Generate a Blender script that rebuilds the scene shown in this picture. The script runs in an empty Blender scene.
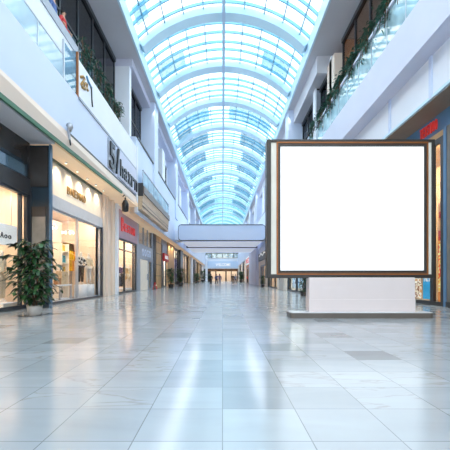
import bpy, bmesh, math, random
from mathutils import Vector, Matrix, Euler
random.seed(7)
SC = bpy.context.scene
COL = SC.collection
PI = math.pi
F = 362.0; VX = 222.5; VY = 278.0; CAMZ = 1.1

def onx(px, py, X):
    """photo pixel -> point on the vertical plane x = X"""
    D = X * F / (px - VX)
    return (X, D, CAMZ + (VY - py) * D / F)
def ony(px, py, D):
    return ((px - VX) * D / F, D, CAMZ + (VY - py) * D / F)

# ------------------------------------------------------------------ materials
def lin(c):
    out = []
    for v in c:
        v = v / 255.0
        out.append(v / 12.92 if v <= 0.04045 else ((v + 0.055) / 1.055) ** 2.4)
    return (out[0], out[1], out[2], 1.0)
MATS = {}
def mat(name, col, rough=0.5, metal=0.0, var=0.06, scale=3.0, emit=0.0, bump=0.0, spec=0.5, stretch=(1, 1, 1)):
    if name in MATS: return MATS[name]
    m = bpy.data.materials.new(name); m.use_nodes = True
    nt = m.node_tree; n = nt.nodes; b = n['Principled BSDF']
    tc = n.new('ShaderNodeTexCoord'); mp = n.new('ShaderNodeMapping'); mp.inputs['Scale'].default_value = stretch
    nz = n.new('ShaderNodeTexNoise'); nz.inputs['Scale'].default_value = scale; nz.inputs['Detail'].default_value = 4
    cr = n.new('ShaderNodeValToRGB')
    c = lin(col)
    lo = tuple(max(0, v * (1 - var * 2)) for v in c[:3]) + (1,)
    hi = tuple(min(1, v * (1 + var * 2)) for v in c[:3]) + (1,)
    cr.color_ramp.elements[0].position = 0.3; cr.color_ramp.elements[0].color = lo
    cr.color_ramp.elements[1].position = 0.7; cr.color_ramp.elements[1].color = hi
    L = nt.links
    L.new(tc.outputs['Object'], mp.inputs['Vector']); L.new(mp.outputs['Vector'], nz.inputs['Vector'])
    L.new(nz.outputs['Fac'], cr.inputs['Fac']); L.new(cr.outputs['Color'], b.inputs['Base Color'])
    b.inputs['Roughness'].default_value = rough; b.inputs['Metallic'].default_value = metal
    b.inputs['Specular IOR Level'].default_value = spec
    if emit > 0:
        L.new(cr.outputs['Color'], b.inputs['Emission Color']); b.inputs['Emission Strength'].default_value = emit
    if bump > 0:
        bp = n.new('ShaderNodeBump'); bp.inputs['Strength'].default_value = bump
        L.new(nz.outputs['Fac'], bp.inputs['Height']); L.new(bp.outputs['Normal'], b.inputs['Normal'])
    MATS[name] = m
    return m

def glass(name, tint=(1, 1, 1), refl=0.08, rough=0.02, patch=None, scale=0.5, body=0.0, bodycol=(200, 225, 240)):
    if name in MATS: return MATS[name]
    m = bpy.data.materials.new(name); m.use_nodes = True
    nt = m.node_tree; n = nt.nodes; L = nt.links
    for x in list(n): n.remove(x)
    out = n.new('ShaderNodeOutputMaterial')
    tr = n.new('ShaderNodeBsdfTransparent'); tr.inputs['Color'].default_value = tint + (1,)
    gl = n.new('ShaderNodeBsdfGlossy'); gl.inputs['Roughness'].default_value = rough
    mx = n.new('ShaderNodeMixShader')
    lw = n.new('ShaderNodeLayerWeight'); lw.inputs['Blend'].default_value = 0.25
    mr = n.new('ShaderNodeMapRange'); mr.inputs['To Min'].default_value = refl; mr.inputs['To Max'].default_value = min(1, refl * 4)
    L.new(lw.outputs['Facing'], mr.inputs['Value']); L.new(mr.outputs['Result'], mx.inputs['Fac'])
    base = tr
    tc = n.new('ShaderNodeTexCoord')
    nz = n.new('ShaderNodeTexNoise'); nz.inputs['Scale'].default_value = scale; nz.inputs['Detail'].default_value = 3
    L.new(tc.outputs['Object'], nz.inputs['Vector'])
    if patch:
        cr = n.new('ShaderNodeValToRGB')
        cr.color_ramp.elements[0].position = 0.42; cr.color_ramp.elements[0].color = tint + (1,)
        cr.color_ramp.elements[1].position = 0.62; cr.color_ramp.elements[1].color = patch + (1,)
        L.new(nz.outputs['Fac'], cr.inputs['Fac']); L.new(cr.outputs['Color'], tr.inputs['Color'])
    if body > 0:
        df = n.new('ShaderNodeBsdfDiffuse'); df.inputs['Color'].default_value = lin(bodycol)
        m2 = n.new('ShaderNodeMixShader')
        mb = n.new('ShaderNodeMapRange'); mb.inputs['From Min'].default_value = 0.3; mb.inputs['From Max'].default_value = 0.7
        mb.inputs['To Min'].default_value = body * 0.6; mb.inputs['To Max'].default_value = min(1, body * 1.4)
        L.new(nz.outputs['Fac'], mb.inputs['Value']); L.new(mb.outputs['Result'], m2.inputs['Fac'])
        L.new(tr.outputs[0], m2.inputs[1]); L.new(df.outputs[0], m2.inputs[2]); base = m2
    L.new(base.outputs[0], mx.inputs[1]); L.new(gl.outputs[0], mx.inputs[2]); L.new(mx.outputs[0], out.inputs['Surface'])
    MATS[name] = m
    return m

def floor_mat():
    m = bpy.data.materials.new('marble_tiles'); m.use_nodes = True
    nt = m.node_tree; n = nt.nodes; L = nt.links; b = n['Principled BSDF']
    T = 0.605; Y0 = 2.437 % T
    tc = n.new('ShaderNodeNewGeometry'); sep = n.new('ShaderNodeSeparateXYZ'); L.new(tc.outputs['Position'], sep.inputs[0])
    def math_(op, a, bb=None, c=None):
        k = n.new('ShaderNodeMath'); k.operation = op
        for i, v in enumerate((a, bb, c)):
            if v is None: continue
            if isinstance(v, (int, float)): k.inputs[i].default_value = v
            else: L.new(v, k.inputs[i])
        return k.outputs[0]
    u = math_('DIVIDE', sep.outputs['X'], T); v = math_('DIVIDE', math_('SUBTRACT', sep.outputs['Y'], Y0), T)
    fu = math_('FLOOR', u); fv = math_('FLOOR', v)
    cell = n.new('ShaderNodeCombineXYZ'); L.new(fu, cell.inputs[0]); L.new(fv, cell.inputs[1])
    wn = n.new('ShaderNodeTexWhiteNoise'); wn.noise_dimensions = '2D'; L.new(cell.outputs[0], wn.inputs['Vector'])
    # joint mask
    du = math_('ABSOLUTE', math_('SUBTRACT', math_('FRACT', u), 0.5)); dv = math_('ABSOLUTE', math_('SUBTRACT', math_('FRACT', v), 0.5))
    edge = math_('MAXIMUM', du, dv); joint = math_('GREATER_THAN', edge, 0.4935)
    # tile tone
    cr = n.new('ShaderNodeValToRGB'); e = cr.color_ramp.elements
    e[0].position = 0.0; e[0].color = lin((172, 176, 180)); e[1].position = 1.0; e[1].color = lin((226, 232, 236))
    k = e.new(0.07); k.color = lin((192, 198, 202)); k = e.new(0.16); k.color = lin((212, 219, 224)); k = e.new(0.62); k.color = lin((220, 226, 231))
    L.new(wn.outputs['Value'], cr.inputs['Fac'])
    # the centre walk is plain and paler
    ab = math_('ABSOLUTE', sep.outputs['X']); ctr = math_('LESS_THAN', ab, T)
    m1 = n.new('ShaderNodeMixRGB'); m1.inputs[2].default_value = lin((224, 234, 240)); L.new(cr.outputs['Color'], m1.inputs[1])
    L.new(math_('MULTIPLY', ctr, 0.45), m1.inputs[0])
    # veins : shifted per tile
    off = n.new('ShaderNodeVectorMath'); off.operation = 'MULTIPLY_ADD'
    L.new(wn.outputs['Color'], off.inputs[0]); off.inputs[1].default_value = (9, 9, 9); L.new(tc.outputs['Position'], off.inputs[2])
    mp = n.new('ShaderNodeMapping'); mp.inputs['Scale'].default_value = (0.5, 1.9, 1); mp.inputs['Rotation'].default_value = (0, 0, 0.3); L.new(off.outputs[0], mp.inputs[0])
    nz = n.new('ShaderNodeTexNoise'); nz.inputs['Scale'].default_value = 1.6; nz.inputs['Detail'].default_value = 6; nz.inputs['Distortion'].default_value = 0.7; L.new(mp.outputs[0], nz.inputs['Vector'])
    vein = n.new('ShaderNodeValToRGB'); e = vein.color_ramp.elements
    e[0].position = 0.478; e[0].color = (0, 0, 0, 1); e[1].position = 0.522; e[1].color = (0, 0, 0, 1); k = e.new(0.5); k.color = (1, 1, 1, 1)
    L.new(nz.outputs['Fac'], vein.inputs['Fac'])
    m2 = n.new('ShaderNodeMixRGB'); m2.inputs[2].default_value = lin((170, 152, 132)); L.new(m1.outputs[0], m2.inputs[1])
    vm = math_('MULTIPLY', vein.outputs['Color'], math_('MULTIPLY', math_('GREATER_THAN', wn.outputs['Value'], 0.45), 0.4))
    L.new(math_('MULTIPLY', vm, math_('SUBTRACT', 1.0, ctr)), m2.inputs[0])
    cloud = n.new('ShaderNodeValToRGB'); e = cloud.color_ramp.elements
    e[0].position = 0.3; e[0].color = (0.9, 0.9, 0.9, 1); e[1].position = 0.7; e[1].color = (1.05, 1.05, 1.05, 1); L.new(nz.outputs['Fac'], cloud.inputs['Fac'])
    m3 = n.new('ShaderNodeMixRGB'); m3.blend_type = 'MULTIPLY'; m3.inputs[0].default_value = 0.8; L.new(m2.outputs[0], m3.inputs[1]); L.new(cloud.outputs['Color'], m3.inputs[2])
    m4 = n.new('ShaderNodeMixRGB'); m4.inputs[2].default_value = lin((138, 140, 142)); L.new(m3.outputs[0], m4.inputs[1])
    L.new(math_('MULTIPLY', joint, 0.75), m4.inputs[0])
    m5 = n.new('ShaderNodeMixRGB'); m5.blend_type = 'MULTIPLY'; m5.inputs[0].default_value = 1; m5.inputs[2].default_value = (0.55, 0.56, 0.565, 1)
    L.new(m4.outputs[0], m5.inputs[1]); L.new(m5.outputs[0], b.inputs['Base Color'])
    rr = math_('MULTIPLY_ADD', nz.outputs['Fac'], 0.08, 0.13)
    L.new(rr, b.inputs['Roughness'])
    b.inputs['Specular IOR Level'].default_value = 0.75; b.inputs['IOR'].default_value = 1.55
    wv = n.new('ShaderNodeTexNoise'); wv.inputs['Scale'].default_value = 2.5; wv.inputs['Detail'].default_value = 2; L.new(tc.outputs['Position'], wv.inputs['Vector'])
    bp = n.new('ShaderNodeBump'); bp.inputs['Strength'].default_value = 0.02; L.new(wv.outputs['Fac'], bp.inputs['Height']); L.new(bp.outputs['Normal'], b.inputs['Normal'])
    return m

def stripes_mat(name, cols, axis='Z', scale=6.0, rough=0.6, emit=0.0, blobs=False):
    """bands or soft patches of several colours"""
    if name in MATS: return MATS[name]
    m = bpy.data.materials.new(name); m.use_nodes = True
    nt = m.node_tree; n = nt.nodes; L = nt.links; b = n['Principled BSDF']
    tc = n.new('ShaderNodeTexCoord'); mp = n.new('ShaderNodeMapping'); L.new(tc.outputs['Object'], mp.inputs[0])
    cr = n.new('ShaderNodeValToRGB'); cr.color_ramp.interpolation = 'CONSTANT'
    e = cr.color_ramp.elements
    N = len(cols)
    if blobs:
        t = n.new('ShaderNodeTexNoise'); t.inputs['Scale'].default_value = scale; t.inputs['Detail'].default_value = 1
        L.new(mp.outputs[0], t.inputs['Vector']); fac = t.outputs['Fac']; lo, hi = 0.3, 0.68
    else:
        t = n.new('ShaderNodeTexWave'); t.bands_direction = axis; t.inputs['Scale'].default_value = scale; t.inputs['Distortion'].default_value = 0.4
        L.new(mp.outputs[0], t.inputs['Vector']); fac = t.outputs['Fac']; lo, hi = 0.0, 1.0
    e[0].position = 0.0; e[0].color = lin(cols[0]); e[1].position = lo + (hi - lo) / N; e[1].color = lin(cols[1 % N])
    for i in range(2, N):
        k = e.new(lo + (hi - lo) * i / N); k.color = lin(cols[i])
    L.new(fac, cr.inputs['Fac']); L.new(cr.outputs['Color'], b.inputs['Base Color'])
    b.inputs['Roughness'].default_value = rough
    if emit:
        L.new(cr.outputs['Color'], b.inputs['Emission Color']); b.inputs['Emission Strength'].default_value = emit
    MATS[name] = m
    return m

M = dict(
    white=mat('white_plaster', (232, 236, 244), 0.6, var=0.015, scale=0.4),
    fascia=mat('bluish_white_panel', (208, 219, 240), 0.45, var=0.015, scale=0.3),
    lilac=mat('lilac_grey_plaster', (205, 208, 226), 0.5, var=0.02, scale=0.4),
    soffit=mat('pale_grey_soffit', (205, 205, 212), 0.6, var=0.02, scale=0.4),
    curb=mat('sky_blue_white_metal', (206, 232, 246), 0.4, var=0.02, scale=0.5),
    rib=mat('skylight_rib_metal', (196, 226, 240), 0.4, var=0.02, scale=0.5),
    purlin=mat('skylight_purlin_metal', (128, 190, 216), 0.4, var=0.05, scale=0.5),
    muntin=mat('skylight_muntin_metal', (110, 150, 172), 0.4, var=0.05, scale=0.5),
    ridge=mat('ridge_beam_metal', (176, 200, 222), 0.4, var=0.02),
    beige=mat('warm_beige_plaster', (236, 218, 202), 0.6, var=0.012, scale=0.3),
    cream=mat('cream_shop_wall', (232, 208, 182), 0.6, var=0.03, scale=0.6),
    shopwhite=mat('warm_white_shop_wall', (243, 232, 216), 0.6, var=0.02),
    tan=mat('tan_stone', (196, 158, 112), 0.5, var=0.08, scale=1.5, bump=0.1),
    wood=mat('pale_tan_timber', (192, 164, 134), 0.5, var=0.10, scale=2.0, stretch=(1, 0.25, 9)),
    woodcap=mat('dark_bronze_cap', (112, 100, 92), 0.4, var=0.05),
    green=mat('green_stripe_paint', (72, 116, 92), 0.5, var=0.12, scale=6, stretch=(1, 0.2, 6)),
    darkgreen=mat('dark_green_trim', (44, 66, 54), 0.5, var=0.06),
    teal=mat('dark_teal_panel', (36, 50, 60), 0.18, var=0.1, scale=1.2),
    tealedge=mat('blue_teal_edge', (70, 104, 130), 0.3, var=0.05),
    bronze=mat('dark_bronze_panel', (58, 54, 52), 0.25, var=0.12, scale=1.0),
    charcoal=mat('charcoal_metal', (50, 50, 52), 0.4, var=0.06),
    black=mat('black_metal', (24, 24, 26), 0.35, var=0.05),
    frame=mat('dark_frame_metal', (48, 52, 58), 0.3, var=0.06),
    silver=mat('brushed_silver', (190, 194, 202), 0.35, metal=0.6, var=0.04),
    greyframe=mat('cool_grey_frame', (160, 166, 178), 0.4, var=0.04),
    lintel=mat('grey_white_lintel', (206, 206, 210), 0.45, var=0.02),
    pink=mat('dusty_mauve_panel', (176, 148, 160), 0.45, var=0.05, scale=1),
    red=mat('red_letters', (226, 66, 60), 0.4, var=0.04, emit=0.15),
    redplain=mat('red_panel', (198, 42, 44), 0.45, var=0.06),
    gold=mat('gold_letters', (176, 140, 84), 0.35, metal=0.4, var=0.06),
    bluefascia=mat('slate_blue_panel', (88, 128, 164), 0.4, var=0.04, scale=0.8),
    brownsof=mat('brown_soffit', (142, 124, 110), 0.5, var=0.06, scale=0.8),
    brownwall=mat('brown_upper_wall', (146, 112, 84), 0.5, var=0.12, scale=0.6),
    darkbrown=mat('dark_brown_panel', (64, 54, 48), 0.35, var=0.12, scale=0.6),
    leaf=mat('deep_green_leaf', (28, 62, 34), 0.35, var=0.25, scale=5),
    leaflight=mat('mid_green_leaf', (50, 90, 50), 0.4, var=0.25, scale=5),
    trail=mat('blue_green_leaf', (58, 104, 88), 0.45, var=0.3, scale=5),
    bark=mat('brown_bark', (108, 84, 62), 0.8, var=0.2, scale=12, bump=0.4),
    soil=mat('potting_soil', (58, 44, 34), 0.9, var=0.2, scale=20),
    pot=mat('pale_ceramic', (188, 184, 178), 0.35, var=0.04),
    potdark=mat('dark_planter', (62, 58, 56), 0.5, var=0.06),
    bbframe=mat('billboard_bronze', (44, 39, 34), 0.4, var=0.06, scale=2),
    bbcream=mat('billboard_cream_side', (226, 220, 206), 0.5, var=0.02),
    bbbrown=mat('billboard_brown_bevel', (84, 58, 38), 0.4, var=0.1, scale=3),
    copper=mat('copper_trim', (158, 94, 42), 0.35, metal=0.3, var=0.06),
    screen=mat('blank_white_screen', (254, 254, 254), 0.5, var=0.0, emit=0.42),
    pedestal=mat('pinkish_white_pedestal', (226, 212, 208), 0.4, var=0.015, scale=0.8),
    plinth=mat('taupe_base_plate', (100, 92, 84), 0.4, var=0.04),
    plinthtop=mat('pale_base_top', (206, 208, 212), 0.25, var=0.02),
    bridge=mat('powder_blue_panel', (196, 210, 234), 0.35, var=0.015, scale=0.3),
    bridgeedge=mat('dark_slate_edge', (84, 92, 108), 0.4, var=0.05),
    under=mat('underside_added_glow', (206, 214, 232), 0.5, var=0.015, emit=0.42),  # glow added in place of bounced light, no lamps behind it
    warmsof=mat('warm_soffit_added_glow', (232, 204, 172), 0.6, var=0.03, scale=0.5, emit=0.22),  # slight glow put into the soffit colour, standing in for light from below
    skin=mat('skin', (206, 160, 132), 0.55, var=0.04),
    mannequin=mat('mannequin_white', (228, 220, 210), 0.4, var=0.02),
    hair=mat('dark_hair', (44, 34, 30), 0.6, var=0.15, scale=20),
    lampglow=mat('lamp_glow', (255, 236, 200), 0.4, var=0.0, emit=3.0),
    plaque=mat('white_plaque', (246, 242, 238), 0.4, var=0.01, emit=0.25),
)
G_shop = glass('shop_glass', (0.96, 0.97, 0.97), 0.035)
G_sky = glass('skylight_glass', (0.94, 0.99, 1.0), 0.04, 0.05, patch=(0.72, 0.92, 0.98), scale=0.45)
G_rail = glass('railing_glass', (0.86, 0.95, 0.98), 0.06, 0.05, body=0.4, scale=0.35, bodycol=(214, 232, 242))
G_blue = glass('blue_tinted_glass', (0.62, 0.76, 0.84), 0.10, 0.03, body=0.35, scale=0.6, bodycol=(140, 176, 196))
G_aqua = glass('aqua_railing_glass', (0.78, 0.93, 0.96), 0.12, 0.04, body=0.55, scale=0.9, bodycol=(196, 228, 236))
G_brown = glass('brown_room_glass', (0.85, 0.82, 0.78), 0.05, 0.03)
G_dark = glass('dark_tinted_glass', (0.40, 0.42, 0.44), 0.08, 0.03)

# ------------------------------------------------------------------ mesh builder
class MB:
    def __init__(s): s.v = []; s.f = []; s.smooth = []
    def add(s, verts, faces, smooth=False):
        o = len(s.v); s.v += [tuple(p) for p in verts]
        for fc in faces: s.f.append(tuple(i + o for i in fc)); s.smooth.append(smooth)
        return s
    def box(s, x0, x1, y0, y1, z0, z1):
        x0, x1 = min(x0, x1), max(x0, x1); y0, y1 = min(y0, y1), max(y0, y1); z0, z1 = min(z0, z1), max(z0, z1)
        return s.add([(x0, y0, z0), (x1, y0, z0), (x1, y1, z0), (x0, y1, z0), (x0, y0, z1), (x1, y0, z1), (x1, y1, z1), (x0, y1, z1)],
                     [(0, 3, 2, 1), (4, 5, 6, 7), (0, 1, 5, 4), (1, 2, 6, 5), (2, 3, 7, 6), (3, 0, 4, 7)])
    def prismY(s, pts, y0, y1, pts1=None):
        """profile in (x,z) swept from y0 to y1 (optionally to a second profile)"""
        pts1 = pts1 or pts; n = len(pts)
        v = [(x, y0, z) for x, z in pts] + [(x, y1, z) for x, z in pts1]
        f = [(i, (i + 1) % n, n + (i + 1) % n, n + i) for i in range(n)]
        return s.add(v, f + [tuple(range(n - 1, -1, -1)), tuple(range(n, 2 * n))])
    def prismX(s, pts, x0, x1):
        n = len(pts); v = [(x0, y, z) for y, z in pts] + [(x1, y, z) for y, z in pts]
        f = [(i, (i + 1) % n, n + (i + 1) % n, n + i) for i in range(n)]
        return s.add(v, f + [tuple(range(n - 1, -1, -1)), tuple(range(n, 2 * n))])
    def tube(s, pts, r, seg=8, caps=True):
        pts = [Vector(p) for p in pts]; n = len(pts)
        rs = r if isinstance(r, (list, tuple)) else [r] * n
        v = []; up = Vector((0, 0, 1))
        for i, p in enumerate(pts):
            d = (pts[min(i + 1, n - 1)] - pts[max(i - 1, 0)]).normalized()
            a = d.cross(up)
            if a.length < 1e-3: a = d.cross(Vector((1, 0, 0)))
            a.normalize(); b = d.cross(a)
            for k in range(seg):
                t = 2 * PI * k / seg; v.append(p + (a * math.cos(t) + b * math.sin(t)) * rs[i])
        f = []
        for i in range(n - 1):
            for k in range(seg):
                f.append((i * seg + k, i * seg + (k + 1) % seg, (i + 1) * seg + (k + 1) % seg, (i + 1) * seg + k))
        if caps: f += [tuple(range(seg - 1, -1, -1)), tuple(range((n - 1) * seg, n * seg))]
        return s.add(v, f, True)
    def lathe(s, prof, c=(0, 0, 0), seg=20):
        v = []; n = len(prof)
        for r, z in prof:
            for k in range(seg):
                t = 2 * PI * k / seg; v.append((c[0] + r * math.cos(t), c[1] + r * math.sin(t), c[2] + z))
        f = []
        for i in range(n - 1):
            for k in range(seg):
                f.append((i * seg + k, i * seg + (k + 1) % seg, (i + 1) * seg + (k + 1) % seg, (i + 1) * seg + k))
        f += [tuple(range(seg - 1, -1, -1)), tuple(range((n - 1) * seg, n * seg))]
        return s.add(v, f, True)
    def ball(s, c, r, seg=10, rings=7):
        rx, ry, rz = r if isinstance(r, (list, tuple)) else (r, r, r)
        v = [(c[0], c[1], c[2] - rz)]
        for i in range(1, rings):
            a = -PI / 2 + PI * i / rings
            for k in range(seg):
                t = 2 * PI * k / seg
                v.append((c[0] + rx * math.cos(a) * math.cos(t), c[1] + ry * math.cos(a) * math.sin(t), c[2] + rz * math.sin(a)))
        v.append((c[0], c[1], c[2] + rz)); top = len(v) - 1; f = []
        for k in range(seg): f.append((0, 1 + (k + 1) % seg, 1 + k)); f.append((top, 1 + (rings - 2) * seg + k, 1 + (rings - 2) * seg + (k + 1) % seg))
        for i in range(rings - 2):
            for k in range(seg):
                a = 1 + i * seg; f.append((a + k, a + (k + 1) % seg, a + seg + (k + 1) % seg, a + seg + k))
        return s.add(v, f, True)
    def leaf(s, p, d, L, W, droop=0.3, fold=0.15):
        p = Vector(p); d = Vector(d).normalized(); side = d.cross(Vector((0, 0, 1)))
        if side.length < 1e-3: side = Vector((1, 0, 0))
        side.normalize(); up = side.cross(d)
        prof = [(0.0, 0.06), (0.22, 0.75), (0.5, 1.0), (0.78, 0.62), (1.0, 0.03)]
        v = []
        for t, w in prof:
            c = p + d * L * t - Vector((0, 0, 1)) * droop * L * t * t
            v += [c - side * W * w * .5 + up * fold * W * w, c, c + side * W * w * .5 + up * fold * W * w]
        f = []
        for i in range(4):
            a = i * 3; f += [(a, a + 3, a + 4, a + 1), (a + 1, a + 4, a + 5, a + 2)]
        return s.add(v, f, True)
    def build(s, name, material, parent=None, bevel=0.0):
        me = bpy.data.meshes.new(name)
        off = Vector((0, 0, 0)); loc = None
        p = parent
        while p is not None: off += p.location; p = p.parent
        vs = [Vector(v) - off for v in s.v]
        if parent is None:
            xs = [v.x for v in vs]; ys = [v.y for v in vs]; zs = [v.z for v in vs]
            loc = Vector(((min(xs) + max(xs)) / 2, (min(ys) + max(ys)) / 2, min(zs)))
            vs = [v - loc for v in vs]
        me.from_pydata([tuple(v) for v in vs], [], s.f)
        me.polygons.foreach_set('use_smooth', s.smooth); me.update()
        bm = bmesh.new(); bm.from_mesh(me); bmesh.ops.recalc_face_normals(bm, faces=bm.faces)
        if bevel > 0:
            bmesh.ops.bevel(bm, geom=[e for e in bm.edges if len(e.link_faces) == 2 and e.calc_face_angle(0) > 0.6], offset=bevel, segments=2, affect='EDGES', profile=0.6)
        bm.to_mesh(me); bm.free()
        me.materials.append(material)
        o = bpy.data.objects.new(name, me); COL.objects.link(o)
        if loc is not None: o.location = loc
        if parent is not None: o.parent = parent
        return o

def box(name, m, x0, x1, y0, y1, z0, z1, parent=None, bevel=0.0):
    return MB().box(x0, x1, y0, y1, z0, z1).build(name, m, parent, bevel)
def tag(o, label, cat, group=None):
    o['label'] = label; o['category'] = cat
    if group: o['group'] = group
    return o
def thing(name, loc, label, cat, group=None):
    o = bpy.data.objects.new(name, None); COL.objects.link(o); o.location = loc; o.empty_display_size = 0.2
    return tag(o, label, cat, group)
def struct(o): o['kind'] = 'structure'; return o
def stempty(name, loc):
    o = bpy.data.objects.new(name, None); COL.objects.link(o); o.location = loc
    return struct(o)
def dup(root, loc, label=None, rz=None, scale=None):
    r = root.copy(); COL.objects.link(r); r.location = loc
    if rz is not None: r.rotation_euler = (0, 0, rz)
    if scale is not None: r.scale = (scale,) * 3
    if label: r['label'] = label
    for ch in list(root.children):
        c = ch.copy(); COL.objects.link(c); c.parent = r
        for g in list(ch.children):
            d = g.copy(); COL.objects.link(d); d.parent = c
    return r
def lettering(txt, m, parent, origin, w, h, depth=0.04, side='left', name='lettering', shear=0.0):
    """text as solid letters. origin = lower corner where reading starts; w, h = its full size"""
    cu = bpy.data.curves.new('t', 'FONT'); cu.body = txt; cu.size = 1; cu.extrude = 0.02; cu.shear = shear; cu.offset = 0.012
    o = bpy.data.objects.new('t', cu); COL.objects.link(o)
    dg = bpy.context.evaluated_depsgraph_get(); dg.update()
    me = bpy.data.meshes.new_from_object(o.evaluated_get(dg))
    bpy.data.objects.remove(o); bpy.data.curves.remove(cu)
    xs = [v.co.x for v in me.vertices]; ys = [v.co.y for v in me.vertices]
    sx = w / (max(xs) - min(xs)); sy = h / (max(ys) - min(ys)); x0, y0 = min(xs), min(ys)
    off = Vector((0, 0, 0)); p = parent
    while p is not None: off += p.location; p = p.parent
    for v in me.vertices:
        a = (v.co.x - x0) * sx; b = (v.co.y - y0) * sy; c = v.co.z / 0.04 * depth
        if side == 'left': q = Vector((origin[0] + c, origin[1] + a, origin[2] + b))
        elif side == 'right': q = Vector((origin[0] - c, origin[1] - a, origin[2] + b))
        else: q = Vector((origin[0] + a, origin[1] - c, origin[2] + b))
        v.co = q - off
    me.name = name; me.materials.clear(); me.materials.append(m)
    ob = bpy.data.objects.new(name, me); COL.objects.link(ob); ob.parent = parent
    return ob
def area(loc, rot, sx, sy, power, col):
    l = bpy.data.lights.new('lamp', 'AREA'); l.shape = 'RECTANGLE'; l.size = sx; l.size_y = sy; l.energy = power; l.color = col
    o = bpy.data.objects.new('area_light', l); COL.objects.link(o); o.location = loc; o.rotation_euler = rot
    return o

END = 130.0
# ================================================================== SETTING
struct(MB().box(-10.5, 11.5, -12, END + 6, -0.2, 0).build('floor', floor_mat()))
# --- roof slabs (soffits either side of the vault)
mb = MB().box(-10.2, -5.8, -12, END + 2, 16.4, 16.8).box(5.98, 11, -12, END + 2, 16.4, 16.8)
struct(mb.build('ceiling', M['soffit']))
mb = MB()
for s, x in ((-1, -5.8), (1, 5.98)):
    mb.box(x, x + s * -0.12, -12, END + 2, 16.35, 17.35)
struct(mb.build('trim_1', M['curb']))
# --- vault
HW = 5.82; SPR = 17.25; RISE = 2.45; R = (HW * HW + RISE * RISE) / (2 * RISE); CZ = SPR + RISE - R; CX = 0.09
A0 = math.asin(HW / R)
def arcpt(a, r=R): return (CX + r * math.sin(a), CZ + r * math.cos(a))
def arch(mbx, y0, y1, r0, r1, seg=28):
    pts = [arcpt(-A0 + 2 * A0 * i / seg, r1) for i in range(seg + 1)] + [arcpt(A0 - 2 * A0 * i / seg, r0) for i in range(seg + 1)]
    n = seg + 1
    v = [(x, y0, z) for x, z in pts] + [(x, y1, z) for x, z in pts]; N = 2 * n; f = []
    for i in range(seg):
        j = N - 1 - i
        f += [(i, i + 1, j - 1, j), (N + i, N + j, N + j - 1, N + i + 1), (i, N + i, N + i + 1, i + 1), (j, j - 1, N + j - 1, N + j)]
    f += [(0, N - 1, 2 * N - 1, N), (n - 1, N + n - 1, N + n, n)]
    mbx.add(v, f); return mbx
mb = MB(); seg = 28
v = []; f = []
for yy in (-12.0, END + 2):
    for i in range(seg + 1):
        x, z = arcpt(-A0 + 2 * A0 * i / seg, R + 0.12); v.append((x, yy, z))
for i in range(seg): f.append((i, i + 1, seg + 2 + i, seg + 1 + i))
mb.add(v, f, True); sky = struct(mb.build('window_1', G_sky))
first = None; pfirst = None
BAY = 6.3; Y0 = 25.3
for k in range(-5, 17):
    y = Y0 + BAY * k
    if y > END: break
    if first is None:
        first = arch(MB(), y - 0.45, y + 0.45, R - 0.38, R + 0.1).build('rib', M['rib'], sky); first_y = y
    else:
        c = first.copy(); COL.objects.link(c); c.location.y = y - first_y
    for j in range(1, 6):
        yy = y + BAY * (j / 6 + 0.02 * math.sin(k * 7 + j * 3))
        if pfirst is None:
            pfirst = arch(MB(), yy - 0.05, yy + 0.05, R - 0.08, R + 0.1).build('glazing_arch', M['purlin'], sky); py0 = yy
        else:
            c = pfirst.copy(); COL.objects.link(c); c.location.y = yy - py0
for i in (-4, -3, -2, -1, 1, 2, 3, 4):
    a = A0 * i / 4.6; x, z = arcpt(a, R + 0.02)
    MB().box(x - 0.03, x + 0.03, -12, END + 2, z - 0.06, z + 0.06).build('glazing_bar', M['muntin'], sky)
x, z = arcpt(0, R)
MB().box(CX - 0.11, CX + 0.11, -12, END + 2, z - 0.62, z - 0.3).build('ridge_beam', M['ridge'], sky)
# --- tinted sheets added on the vault glass to darken patches of it
G_tint = glass('skylight_tint_sheet', (0.55, 0.75, 0.85), 0.05, 0.05, body=0.4, scale=2.5, bodycol=(120, 170, 200))
G_tint2 = glass('skylight_grey_sheet', (0.5, 0.58, 0.62), 0.05, 0.05, body=0.45, scale=2.5, bodycol=(120, 136, 150))
def tint_sheet(y0, y1, a0, a1, m):
    v = []; f = []
    for yy in (y0, y1):
        for i in range(7):
            x, z = arcpt(A0 * (a0 + (a1 - a0) * i / 6), R + 0.05); v.append((x, yy, z))
    for i in range(6): f.append((i, i + 1, 8 + i, 7 + i))
    MB().add(v, f, True).build('tint_sheet', m, sky)
yb_ = Y0
tint_sheet(28.4, 30.9, -0.86, -0.5, G_tint); tint_sheet(28.4, 30.9, 0.5, 0.86, G_tint)
tint_sheet(22.0, 23.6, -0.95, -0.8, G_tint); tint_sheet(39.0, 42.5, -0.9, -0.25, G_tint); tint_sheet(39.0, 42.5, 0.1, 0.85, G_tint); tint_sheet(42.5, 44, -0.9, -0.6, G_tint2)
for k_, (p, q) in enumerate(((45.5, 49.5), (52, 56), (58, 61.5), (64.5, 68), (71, 75), (77, 80), (84, 88), (97, 101))):
    tint_sheet(p, q, -0.92, -0.3 - 0.1 * (k_ % 3), G_tint2); tint_sheet(p, q, 0.35 + 0.1 * (k_ % 2), 0.92, G_tint2)
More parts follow.
